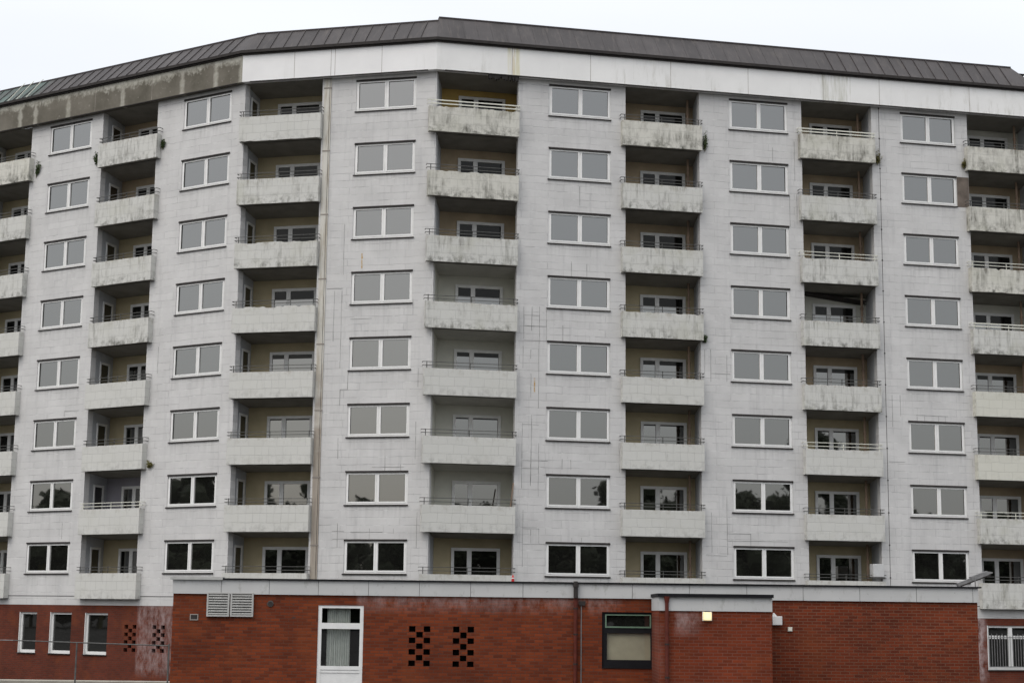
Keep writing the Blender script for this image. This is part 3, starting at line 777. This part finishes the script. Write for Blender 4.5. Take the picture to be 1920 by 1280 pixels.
# ---- fascia, gutter and mansard, mitred over the three facets
poly = [wpt('L', S_L, 0), wpt('M', 0, 0), wpt('R', 0, 0), wpt('R', S_R, 0)]
def offset_pts(off):
    """front outline moved outwards (towards the viewer) by off"""
    P = [Vector((p.x, p.y)) for p in poly]; seg = []
    for i in range(3):
        d = (P[i + 1] - P[i]).normalized(); n = Vector((d.y, -d.x)); seg.append((P[i] + n * off, d))
    out = [seg[0][0]]
    for i in (0, 1):
        (a, d), (b, e) = seg[i], seg[i + 1]
        den = d.x * e.y - d.y * e.x; t_ = ((b - a).x * e.y - (b - a).y * e.x) / den
        out.append(a + d * t_)
    out.append(P[3] + Vector((seg[2][1].y, -seg[2][1].x)) * off)
    return out
def local(f, p, z):
    o, a = FAC[f]; d = Vector((math.cos(a), math.sin(a))); n = Vector((-d.y, d.x)); q = p - o
    return (q.dot(d), q.dot(n), z)
def prism(f, i, o_in, o_out, z0, z1, mat, name, end_ext=0.0, mb=None):
    a_in, a_out = offset_pts(o_in), offset_pts(o_out)
    m_ = mb or MB()
    m_.hexa([local(f, a_out[i], z0), local(f, a_out[i + 1], z0), local(f, a_in[i + 1], z0), local(f, a_in[i], z0),
             local(f, a_out[i], z1), local(f, a_out[i + 1], z1), local(f, a_in[i + 1], z1), local(f, a_in[i], z1)], mat)
    return m_
JO = {'L': (-1.58, -3.40, -5.2, -6.98, -8.7, -10.42, -12.57, -15.3), 'M': (2.31, 3.95, 4.13, 6.2), 'R': (3.15, 6.56, 10.12, 13.63, 17.1, 19.75, 24.08)}
ZR0, ZR1 = E0 + 23.60, {'L': E0 + 24.72, 'M': E0 + 24.74, 'R': E0 + 24.88}
for i, f in enumerate('LMR'):
    fa = prism(f, i, 0.0, 0.30, Z_F0, Z_F1, M['fascia' + f], '')
    for x in JO[f]:
        fa.box(x - 0.008, x + 0.008, -0.3035, -0.30, Z_F0, Z_F1, M['concrete'])
    fa.box(0.3 if f != 'L' else S_L, (S_R if f == 'R' else -0.3 if f == 'L' else LEN_M - 0.3), -0.306, -0.24, Z_F0 - 0.025, Z_F0 + 0.012, M['dark_trim'])
    put(fa.build('fascia', tower), f, base=TB)
    gt = prism(f, i, 0.0, 0.38, Z_F1, Z_F1 + 0.06, M['dark_trim'], '')
    prism(f, i, 0.0, 0.46, Z_F1 + 0.06, ZR0, M['dark_trim'], '', mb=gt)
    put(gt.build('gutter', tower), f, base=TB)
    lo, hi = offset_pts(0.36), offset_pts(-0.75)
    if f == 'R':  # hipped right end
        d = Vector((math.cos(A_R), math.sin(A_R)))
        hi[3] = hi[3] - d * 0.85
    rf = MB()
    p = [local(f, lo[i], ZR0), local(f, lo[i + 1], ZR0), local(f, hi[i + 1], ZR1[f]), local(f, hi[i], ZR1[f])]
    rf.quad(p, M['roofL' if f == 'L' else 'roof'])
    # standing seams every 0.6 m
    V = [Vector(q) for q in p]
    L_ = (V[1] - V[0]).length; n_ = int(L_ / 0.61)
    up = (V[3] - V[0])
    for q in range(1, n_):
        t_ = q * 0.61
        x_ = V[0].x + t_
        if x_ > V[2].x or x_ < V[3].x: continue
        wob = 0.0
        a0 = Vector((x_, V[0].y, V[0].z)); a1 = Vector((x_ + wob, V[3].y, V[3].z))
        nn = Vector((0, -(a1.z - a0.z), (a1.y - a0.y))).normalized()
        h_ = 0.035 if (f != 'R' or x_ > 17.5) else 0.008
        e_ = Vector((0.011, 0, 0))
        rf.hexa([a0 - e_, a0 + e_, a0 + e_ + nn * -0.002, a0 - e_ + nn * -0.002, a0 - e_, a0 + e_, a0 + e_, a0 - e_], M['roof_seam']) if False else None
        sm_ = M['roof_seam'] if h_ > 0.01 else M['roof']
        rf.quad([a0 - e_ + nn * h_, a0 + e_ + nn * h_, a1 + e_ + nn * h_, a1 - e_ + nn * h_], sm_)
        rf.quad([a0 - e_, a0 - e_ + nn * h_, a1 - e_ + nn * h_, a1 - e_], sm_)
        rf.quad([a0 + e_ + nn * h_, a0 + e_, a1 + e_, a1 + e_ + nn * h_], sm_)
    # ridge flashing
    rf.hexa([V[3] + Vector((0, -0.05, -0.03)), V[2] + Vector((0, -0.05, -0.03)), V[2] + Vector((0, 0.2, -0.03)), V[3] + Vector((0, 0.2, -0.03)),
             V[3] + Vector((0, -0.05, 0.035)), V[2] + Vector((0, -0.05, 0.035)), V[2] + Vector((0, 0.2, 0.035)), V[3] + Vector((0, 0.2, 0.035))], M['roof_seam'])
    if f == 'R':
        e0 = Vector(local(f, offset_pts(0.36)[3], ZR0)); e1 = Vector(local(f, offset_pts(-12.5)[3], ZR0)); e2 = Vector(local(f, hi[3] + Vector((-math.sin(A_R), math.cos(A_R))) * 11, ZR1[f]))
        rf.quad([e0, e1, e2, Vector(local(f, hi[3], ZR1[f]))], M['roof'])
    put(rf.build('roof', tower), f, base=TB)
# body behind: flat roof, gable ends, rear
bk = offset_pts(-13.0); fr_ = offset_pts(-0.8)
t = MB()
top = [fr_[0], fr_[1], fr_[2], fr_[3], bk[3], bk[2], bk[1], bk[0]]
t.quad([(p.x - TB.x, p.y - TB.y, E0 + 24.66) for p in top], M['roof'])
f0 = offset_pts(0.0)
for (a, b) in ((f0[3], bk[3]), (bk[3], bk[2]), (bk[2], bk[1]), (bk[1], bk[0]), (bk[0], f0[0])):
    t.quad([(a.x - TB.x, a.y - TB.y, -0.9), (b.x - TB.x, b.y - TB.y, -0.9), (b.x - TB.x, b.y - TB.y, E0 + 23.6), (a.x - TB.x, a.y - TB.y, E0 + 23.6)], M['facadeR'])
t.build('rear_wall', tower)
# pale snow-guard rods on the far left roof edge
for x in (-14.35, -13.75, -13.1):
    r = MB(); r.tube((0, -0.40, 0.05), (0.34, 0.30, 1.10), 0.018, M['rail_white'], 6)
    put(r.build('roof_rod', tower), 'L', x - 0.1, 0, ZR0 - 0.05, base=TB)

# ------------------------------------------------------------------ brick annex
annex = bpy.data.objects.new('brick_annex', None); COL.objects.link(annex)
AB = Vector((1.9, 46.0, 0)); annex.location = AB
tag(annex, 'low flat-roofed red brick annex with pale grey fascia in front of the tower', 'building')
AX0, AX1, AZ1 = -9.20, 12.93, E0 + 0.41
DOOR = (-5.20, -3.95, 0.10, E0 + 0.14)
DWIN = (2.60, 3.99, E0 - 1.44, E0 + 0.04)
AV = [(-2.71, -2.10, E0 - 1.48, E0 - 0.40), (-1.50, -0.90, E0 - 1.49, E0 - 0.40)]
wl_ = MB()
wall_with_holes(wl_, AX0, 3.99, 0, AZ1, 0, 0.3, [DOOR, DWIN] + AV, M['brick'])
put(wl_.build('wall', annex), 'A', base=AB)
wl_ = MB(); wl_.box(3.99, AX1, 0, 0.3, 0, AZ1, M['brickR'])
put(wl_.build('wall', annex), 'A', base=AB)
wl_ = MB(); wl_.box(AX0, AX0 + 0.3, 0.3, 17, -0.9, AZ1, M['brickR'])
put(wl_.build('side_wall', annex), 'A', base=AB)
wl_ = MB(); wl_.box(AX1 - 0.3, AX1, 0.3, 19, -0.9, AZ1, M['brickR'])
put(wl_.build('side_wall', annex), 'A', base=AB)
for (a, b, z0, z1) in AV: brick_vent('A', a, b, z0, z1, 0.0, M['brick'], annex, AB)
fa = MB()
js = [AX0 - 0.02, -7.88, -6.56, -5.21, -3.83, -2.43, -1.02, 0.42, 1.89, 3.43, 5.0, 6.58, 8.13, 9.69, 11.25, 12.80, AX1 + 0.02]
for a, b in zip(js, js[1:]): fa.box(a + 0.006, b - 0.006, -0.06, 0.02, AZ1, E0 + 0.80, M['fasciaA'])
fa.box(AX0, AX1, -0.04, 0.02, AZ1 + 0.004, E0 + 0.795, M['dark_trim'])
put(fa.build('fascia', annex), 'A', base=AB)
cp = MB()
cp.box(-7.84, AX1 + 0.10, -0.12, 0.3, E0 + 0.80, E0 + 0.84, M['black_frame'])
cp.box(AX0 - 0.08, -7.84, -0.14, 0.3, E0 + 0.79, E0 + 0.87, M['louvre'])
cp.box(AX0, AX1, 0.3, 17.0, E0 + 0.70, E0 + 0.79, M['dark_trim'])
put(cp.build('roof', annex), 'A', base=AB)
# door with curtain behind
d = MB()
d.frame(-5.20, -3.95, 0.10, E0 + 0.14, 0.02, 0.10, 0.10, 0.10, 0.06, 0.08, M['dim_frame'])
d.box(-5.10, -4.05, 0.022, 0.10, E0 - 0.50, E0 - 0.34, M['dim_frame'])
d.box(-5.10, -4.05, 0.03, 0.09, 0.16, E0 - 1.56, M['dim_frame'])
d.frame(-5.13, -4.02, E0 - 1.68, E0 - 1.50, 0.012, 0.022, 0.02, 0.02, 0.02, 0.10, M['dim_frame'])
d.box(-5.20, -3.95, 0.7, 0.72, 0.1, E0 + 0.14, M['black'])
door = put(d.build('door', annex), 'A', base=AB)
p = MB()
for (z0, z1) in ((E0 - 0.34, E0 + 0.06), (E0 - 1.56, E0 - 0.50)):
    p.quad([(-5.10, 0.07, z0), (-4.05, 0.07, z0), (-4.05, 0.07, z1), (-5.10, 0.07, z1)], M['clear'])
p.build('pane', door)
c = MB(); M['curtain'] = plain('net_curtain', (0.52, 0.53, 0.51), 0.9, 0.08, 8)
n = 60
for i in range(n):
    xa, xb = -4.97 + 0.64 * i / n, -4.97 + 0.64 * (i + 1) / n
    ya, yb = 0.22 + 0.025 * math.sin(i * 1.1) + 0.01 * math.sin(i * 2.7), 0.22 + 0.025 * math.sin((i + 1) * 1.1) + 0.01 * math.sin((i + 1) * 2.7)
    c.quad([(xa, ya, E0 - 1.56), (xb, yb, E0 - 1.56), (xb, yb, E0 + 0.05), (xa, ya, E0 + 0.05)], M['curtain'])
c.build('curtain', door)
# dark-framed window with a beige blind
M['green_frame'] = plain('pale_green_frame', (0.13, 0.20, 0.14), 0.5, 0.1, 5)
M['blind'] = plain('beige_blind', (0.42, 0.37, 0.27), 0.8, 0.12, 2.5)
d = MB()
d.frame(2.60, 3.99, E0 - 1.44, E0 + 0.04, 0.05, 0.15, 0.14, 0.05, 0.19, 0.06, M['black_frame'])
d.box(2.74, 3.94, 0.05, 0.15, E0 - 0.53, E0 - 0.38, M['black_frame'])
d.frame(2.69, 3.95, E0 - 0.385, E0 - 0.02, 0.03, 0.049, 0.035, 0.035, 0.04, 0.03, M['green_frame'])
d.box(2.60, 3.99, -0.03, 0.05, E0 - 1.475, E0 - 1.44, M['black_frame'])
dwin = put(d.build('window', annex), 'A', base=AB)
p = MB(); p.quad([(2.74, 0.10, E0 - 0.38), (3.94, 0.10, E0 - 0.38), (3.94, 0.10, E0 - 0.02), (2.74, 0.10, E0 - 0.02)], M['glass_low'])
p.quad([(2.74, 0.10, E0 - 1.25), (3.94, 0.10, E0 - 1.25), (3.94, 0.10, E0 - 0.53), (2.74, 0.10, E0 - 0.53)], M['clear'])
p.build('pane', dwin)
p = MB(); p.box(2.72, 3.96, 0.14, 0.15, E0 - 1.27, E0 - 0.50, M['blind']); p.build('blind', dwin)
# louvres
for (a, b) in ((-8.26, -7.64), (-7.61, -6.98)):
    l_ = MB(); z0, z1 = E0 - 0.20, E0 + 0.45
    l_.frame(a, b, z0, z1, -0.085, -0.001, 0.045, 0.045, 0.045, 0.035, M['louvre'])
    l_.box(a + 0.045, b - 0.045, -0.02, -0.002, z0 + 0.045, z1 - 0.035, M['black'])
    for i in range(8):
        zz = z0 + 0.06 + i * 0.0705
        l_.hexa([(a + 0.045, -0.08, zz), (b - 0.045, -0.08, zz), (b - 0.045, -0.025, zz + 0.03), (a + 0.045, -0.025, zz + 0.03),
                 (a + 0.045, -0.08, zz + 0.03), (b - 0.045, -0.08, zz + 0.03), (b - 0.045, -0.025, zz + 0.05), (a + 0.045, -0.025, zz + 0.05)], M['louvre'])
    put(l_.build('louvre', annex), 'A', base=AB)
v = MB(); v.tube((-6.52, -0.03, E0 + 0.16), (-6.52, 0.0, E0 + 0.16), 0.085, M['rail_dark'], 20); v.tube((-6.52, -0.045, E0 + 0.16), (-6.52, -0.03, E0 + 0.16), 0.065, M['dark_trim'], 20)
put(v.build('round_vent', annex), 'A', base=AB)
v = MB(); v.frame(-8.72, -8.49, E0 - 0.31, E0 - 0.14, -0.02, -0.001, 0.025, 0.025, 0.025, 0.025, M['concrete'])
v.box(-8.70, -8.51, -0.008, -0.0015, E0 - 0.29, E0 - 0.16, M['dark_trim']); put(v.build('wall_grille', annex), 'A', base=AB)
# downpipe and conduit
v = MB(); v.tube((1.87, -0.15, E0 + 0.86), (1.87, -0.15, E0 + 0.41), 0.062, M['dark_trim'], 12)
v.tube((1.87, -0.15, E0 + 0.80), (1.87, -0.15, E0 + 0.70), 0.08, M['dark_trim'], 12)
v.tube((1.87, -0.08, E0 + 0.44), (1.87, -0.08, 0.05), 0.055, M['pipe_red'], 12)
for zz in (E0 + 0.15, E0 - 0.55, E0 - 1.35): v.tube((1.87, -0.08, zz), (1.87, -0.08, zz - 0.04), 0.066, M['dark_trim'], 12)
put(v.build('downpipe', annex), 'A', base=AB)
v = MB(); v.tube((2.03, -0.02, E0 + 0.22), (2.03, -0.02, 0.05), 0.014, M['grey_metal'], 8); v.box(1.97, 2.14, -0.07, -0.001, E0 + 0.21, E0 + 0.33, M['dark_trim'])
put(v.build('cable_conduit', annex), 'A', base=AB)
# porch
PX0, PX1 = 3.965, 6.92
M['brickP'] = brick_mat('red_brick_porch', mortar=(0.15, 0.06, 0.04), dark=0.25, bloom=((4.3, 5.15, E0 - 0.62, E0 + 0.1, 0.55), (3.9, 4.15, 0.6, 2.2, 0.3)), c1=(0.180, 0.033, 0.011), c2=(0.115, 0.022, 0.008))
v2 = MB()
v2.box(PX0, PX1, 0, 0.25, 0, E0 + 0.09, M['brickP']); v2.box(PX0, PX0 + 0.25, 0.25, 2.199, 0, E0 + 0.09, M['brickP']); v2.box(PX1 - 0.25, PX1, 0.25, 2.199, 0, E0 + 0.09, M['brickP'])
put(v2.build('porch_wall', annex), 'P', base=AB)
v = MB(); v.box(PX0 - 0.01, PX1 + 0.01, -0.04, 2.13, E0 + 0.09, E0 + 0.455, M['fasciaA']); put(v.build('porch_fascia', annex), 'P', base=AB)
v = MB(); v.box(PX0 - 0.04, PX1 + 0.04, -0.12, 2.05, E0 + 0.45, E0 + 0.535, M['black_frame']); put(v.build('porch_gutter', annex), 'P', base=AB)
v = MB(); v.tube((4.165, -0.09, E0 + 0.46), (4.165, -0.09, E0 + 0.28), 0.085, M['pipe_red'], 12, 0.05); v.tube((4.165, -0.09, E0 + 0.34), (4.165, -0.09, 0.05), 0.05, M['pipe_red'], 12)
for zz in (E0 - 0.75, E0 - 1.6): v.tube((4.165, -0.09, zz), (4.165, -0.09, zz - 0.04), 0.062, M['dark_trim'], 12)
put(v.build('downpipe', annex), 'P', base=AB)

# ------------------------------------------------------------------ small things
def thing(nm, f, s, y, z, label, cat, group=None):
    o = bpy.data.objects.new(nm, None); COL.objects.link(o); put(o, f, s, y, z); return tag(o, label, cat, group)
# lit wall lamp on the porch
lamp = thing('wall_lamp', 'P', 5.225, 0, E0 - 0.16, 'small square lit lamp glowing yellow under the porch fascia', 'lamp')
m = bpy.data.materials.new('lamp_glow'); m.use_nodes = True
bs = m.node_tree.nodes["Principled BSDF"]; bs.inputs["Base Color"].default_value = (0.8, 0.7, 0.5, 1)
n = m.node_tree.nodes; l = m.node_tree.links
tcn = n.new("ShaderNodeTexCoord"); vm = n.new("ShaderNodeVectorMath"); vm.operation = 'DISTANCE'
l.new(tcn.outputs["Object"], vm.inputs[0]); vm.inputs[1].default_value = (0.0, -0.1, 0.13)
mrn = n.new("ShaderNodeMapRange"); l.new(vm.outputs["Value"], mrn.inputs[0])
mrn.inputs[1].default_value = 0.03; mrn.inputs[2].default_value = 0.16; mrn.inputs[3].default_value = 1.0; mrn.inputs[4].default_value = 0.35
bs.inputs["Emission Color"].default_value = (1.0, 0.74, 0.32, 1); l.new(mrn.outputs[0], bs.inputs["Emission Strength"])
v = MB(); v.box(-0.11, 0.11, -0.11, -0.02, 0.01, 0.225, m); v.build('lamp_glass', lamp, 0.012)
v = MB(); v.box(-0.125, 0.125, -0.02, -0.001, 0.0, 0.24, M['dim_frame']); v.box(-0.07, 0.07, -0.09, -0.01, 0.226, 0.245, M['dark_trim']); v.build('lamp_housing', lamp)
# white box with bracket, and a small beige box
o = thing('alarm_box', 'A', 7.42, 0, E0 - 0.26, 'white box with a peaked bracket fixed high beside the porch', 'alarm box')
v = MB(); v.box(-0.155, 0.11, -0.16, -0.03, 0, 0.24, M['dim_frame']); v.build('housing', o, 0.008)
v = MB(); v.hexa([(-0.15, -0.12, 0.242), (-0.03, -0.12, 0.242), (-0.03, -0.05, 0.242), (-0.15, -0.05, 0.242), (-0.13, -0.11, 0.33), (-0.10, -0.11, 0.33), (-0.10, -0.06, 0.33), (-0.13, -0.06, 0.33)], M['dim_frame'])
v.box(-0.05, 0.05, -0.03, 0.0, 0.05, 0.2, M['dark_trim']); v.build('bracket', o)
o = thing('junction_box', 'A', 7.76, 0, E0 - 0.43, 'tiny beige junction box on the bare brick right of the porch', 'junction box')
v = MB(); v.box(-0.06, 0.06, -0.05, -0.001, 0, 0.12, M['rail_white']); v.build('housing', o, 0.005)
v = MB(); v.box(-0.045, 0.045, -0.058, -0.0505, 0.015, 0.105, M['rail_white']); v.build('cover', o)
# floodlight on the annex roof edge
o = thing('floodlight', 'A', 12.98, 0.5, E0 + 0.83, 'long grey floodlight tilted up on the annex roof edge', 'floodlight')
v = MB()
a, b = Vector((-0.46, -0.1, 0.02)), Vector((0.46, -0.1, 0.38))
dd = (b - a).normalized(); uu = Vector((-dd.z, 0, dd.x))
def fl(mb, t0, t1, h0, h1, y0, y1, mat, w0=1.0, w1=1.0):
    P0, P1 = a + (b - a) * t0, a + (b - a) * t1
    mb.hexa([P0 + uu * h0 * w0 + Vector((0, y0, 0)), P1 + uu * h0 * w1 + Vector((0, y0, 0)), P1 + uu * h0 * w1 + Vector((0, y1, 0)), P0 + uu * h0 * w0 + Vector((0, y1, 0)),
             P0 + uu * h1 * w0 + Vector((0, y0, 0)), P1 + uu * h1 * w1 + Vector((0, y0, 0)), P1 + uu * h1 * w1 + Vector((0, y1, 0)), P0 + uu * h1 * w0 + Vector((0, y1, 0))], mat)
fl(v, 0.0, 0.42, 0.0, 0.09, -0.08, 0.10, M['grey_metal']); fl(v, 0.42, 0.92, 0.0, 0.125, -0.11, 0.12, M['grey_metal'], 1, 0.9)
fl(v, 0.92, 1.05, 0.01, 0.11, -0.09, 0.10, M['grey_metal'], 0.9, 0.3); fl(v, 0.05, 0.98, -0.035, 0.0, -0.10, 0.11, M['dark_trim'])
v.build('lamp_head', o)
for x, h in ((-0.44, 0.10), (-0.01, 0.30)):
    v = MB(); v.box(x - 0.012, x + 0.012, -0.24, -0.215, 0, h, M['grey_metal']); v.box(x - 0.012, x + 0.012, -0.24, -0.1, 0.0, 0.012, M['grey_metal']); v.build('leg', o)
M['unit_paint'] = plain('unit_paint', (0.56, 0.565, 0.56), 0.5, 0.08, 5)
# white cabinet hanging at the lowest balcony
o = thing('air_conditioner', 'R', 19.15, -0.28, E0 + 1.58, 'white metal outdoor unit on the parapet of the lowest balcony right of centre', 'air conditioner')
v = MB(); v.box(-0.23, 0.25, -0.05, 0.33, 0.06, 0.60, M['unit_paint']); v.build('housing', o, 0.012)
v = MB(); v.box(-0.26, 0.28, -0.08, 0.36, 0.0, 0.055, M['rail_dark']); v.build('bracket', o)
# little red and white ornament on the annex roof
M['red'] = plain('red_plastic', (0.45, 0.02, 0.02), 0.4, 0.1, 9)
o = thing('ornament', 'A', 0.14, -0.02, E0 + 0.84, 'tiny red and white garden figure standing on the annex roof edge', 'ornament')
v = MB(); v.tube((0, 0, 0), (0, 0, 0.08), 0.045, M['red'], 10, 0.035); v.tube((0, 0, 0.105), (0, 0, 0.19), 0.036, M['red'], 10, 0.005); v.build('coat', o)
v = MB(); v.tube((0, -0.008, 0.08), (0, -0.008, 0.104), 0.037, M['white_frame'], 10, 0.036); v.build('beard', o)
# leaning pole in a loggia
v = MB(); v.tube((-0.14, -0.24, 0.85), (0.02, -0.12, 2.05), 0.028, M['pipe_tan'], 8)
o = put(v.build('leaning_pole'), 'R', 3.42, 0, pb(2)); tag(o, 'brown wooden pole leaning against the balcony rail above the annex roof', 'pole')
# handrail in front of the tower's brick base
o = bpy.data.objects.new('handrail', None); COL.objects.link(o); o.location = (-11, 44.5, 0)
tag(o, 'thin galvanised handrail on slim posts before the brick base at lower left', 'handrail')
v = MB(); v.tube((-2.1, 0, E0 - 0.88), (2.04, 0, E0 - 0.975), 0.015, M['rail_dark'], 8)
v.tube((-6.0, 0, E0 - 0.84), (-2.1, 0, E0 - 0.88), 0.012, M['grey_metal'], 8); v.build('top_rail', o)
for x in (2.04, -0.4, -3.0):
    v = MB(); v.tube((x, 0, 0), (x, 0, E0 - 0.93), 0.022, M['rail_dark'], 8); v.build('post', o)

# plants rooted in the balcony edges
def leaf_mat(name, c):
    t = NT(name, 0.7); return t.col(t.mix(t.ramp(t.noise(t.pos(), 12, 3), 0.3, 0.7), c, tuple(x * 1.7 for x in c)))
M['weed'] = leaf_mat('weed_leaf', (0.035, 0.055, 0.02)); M['weed_dry'] = leaf_mat('dry_weed_leaf', (0.10, 0.09, 0.03))
def weed(f, s, y, z, h, w, seed, label, mat='weed', lean=0.0):
    rng = random.Random(seed); o = thing('weed', f, s, y, z, label, 'plant', 'weeds growing from the balcony edges')
    st = MB(); lf = MB()
    for i in range(9):
        tip = Vector((rng.gauss(lean, w * 0.5), rng.uniform(-0.12, 0.02), h * rng.uniform(0.45, 1.0)))
        st.tube((0, 0, 0), tip, 0.008, M['weed_dry'], 5, 0.003)
        for j in range(26):
            c = tip * rng.uniform(0.25, 1.0); c += Vector((rng.gauss(0, 0.035), rng.gauss(0, 0.03), rng.gauss(0, 0.03)))
            u = Vector((rng.gauss(0, 1), rng.gauss(0, 1), rng.gauss(0, 1))).normalized() * rng.uniform(0.03, 0.06); q = u.orthogonal().normalized() * 0.02
            lf.quad([c - u, c - q, c + u, c + q], M[mat])
    st.build('stem', o); lf.build('foliage', o)
weed('R', 11.72, -0.06, pb(8) + 0.02, 0.95, 0.15, 1, 'dark bushy weed right of the mossy top balcony, third loggia from the right')
weed('R', 19.68, -0.06, pb(8) + 0.0, 0.72, 0.13, 2, 'yellowish weed right of the mossy top balcony, second loggia from the right', 'weed_dry', 0.05)
weed('L', -8.62, -0.03, pb(8) + 0.15, 0.75, 0.16, 3, 'sparse weed at left end of the top balcony under the stained concrete fascia', 'weed', -0.1)
weed('L', -4.68, -0.03, pb(8) + 0.40, 0.45, 0.16, 4, 'sparse weed at right end of the top balcony under the stained concrete fascia', 'weed', 0.1)
weed('L', -12.6, -0.03, pb(8) + 0.15, 0.85, 0.28, 5, 'wispy weed beside the top balcony cut by the left picture edge', 'weed', 0.22)
weed('L', -4.60, -0.03, pb(3) + 0.05, 0.30, 0.18, 6, 'dry orange weed low on the third-lowest balcony of the left side', 'weed_dry', 0.12)
weed('R', 11.66, -0.06, pb(5) - 0.05, 0.34, 0.08, 7, 'small dark weed on a mid-height balcony corner right of centre')
weed('R', 23.83, -0.05, pb(8) + 0.1, 0.45, 0.04, 8, 'thin brown weed left of the top balcony at the right picture edge', 'weed_dry')

# ------------------------------------------------------------------ woods behind the camera, seen in the glass
M['tree'] = leaf_mat('tree_leaf', (0.018, 0.023, 0.012))
wd_ = MB(); rng = random.Random(11)
def tree(x, y, h, r):
    wd_.tube((x, y, -0.2), (x, y, h * 0.6), 0.35, M['weed_dry'], 6, 0.12)
    clumps = [(Vector((x + rng.gauss(0, r * 0.5), y + rng.gauss(0, r * 0.5), h * rng.uniform(0.12, 0.88))), r * rng.uniform(0.3, 0.5)) for _ in range(26)]
    for c, cr in clumps:
        base = len(wd_.v); ns, nr = 8, 5
        for a_ in range(nr + 1):
            for b_ in range(ns):
                th_, ph = math.pi * a_ / nr, 2 * math.pi * b_ / ns; k_ = cr * rng.uniform(0.6, 0.85)
                wd_.v.append((c.x + k_ * math.sin(th_) * math.cos(ph), c.y + k_ * math.sin(th_) * math.sin(ph), c.z + k_ * math.cos(th_)))
        for a_ in range(nr):
            for b_ in range(ns):
                n2 = (b_ + 1) % ns
                wd_.f.append((base + a_ * ns + b_, base + a_ * ns + n2, base + (a_ + 1) * ns + n2, base + (a_ + 1) * ns + b_)); wd_.mi.append(wd_.m(M['tree']))
        for _ in range(60):
            dv = Vector((rng.gauss(0, 1), rng.gauss(0, 1), rng.gauss(0, 1))).normalized() * cr * rng.uniform(0.4, 1.0)
            p = c + dv; u = Vector((rng.gauss(0, 1), rng.gauss(0, 1), rng.gauss(0, 1))).normalized() * rng.uniform(0.25, 0.5); q = u.cross(Vector((rng.gauss(0, 1), rng.gauss(0, 1), 1))).normalized() * 0.25
            wd_.quad([p - u, p - q, p + u, p + q], M['tree'])
for (x, h) in ((-130, 17), (-118, 20), (-108, 22), (-97, 20), (-87, 17), (-78, 15.5), (-68, 14), (-57, 16), (-45, 15), (-33, 14), (-20, 16), (-8, 15), (5, 17), (18, 15), (30, 14),
               (42, 16), (53, 15), (61, 14), (74, 20), (80, 18), (86, 20), (93, 21), (102, 31), (108, 21), (115, 18), (124, 17), (132, 17.5), (142, 18), (155, 17)):
    tree(x, -60 + rng.uniform(-3, 3), h + 1, 5.0)
for (y, h) in ((-60, 17), (-45, 18), (-32, 19), (-20, 20), (-8, 20), (3, 21), (13, 23.5), (22, 25), (29, 25), (36, 23), (43, 17), (50, 18), (58, 16), (66, 15)):
    tree(-150 + rng.uniform(-3, 3), y, h, 5.0)
for x in range(-170, 175, 5): tree(x + rng.uniform(-1.5, 1.5), -52 + rng.uniform(-3, 3), 12.5 + rng.uniform(-1, 1), 4.2)
for y in range(-60, 70, 5): tree(-142 + rng.uniform(-2, 2), y + rng.uniform(-1.5, 1.5), 14.0 + rng.uniform(-1, 1), 4.2)
tag(wd_.build('woods'), kind='stuff')
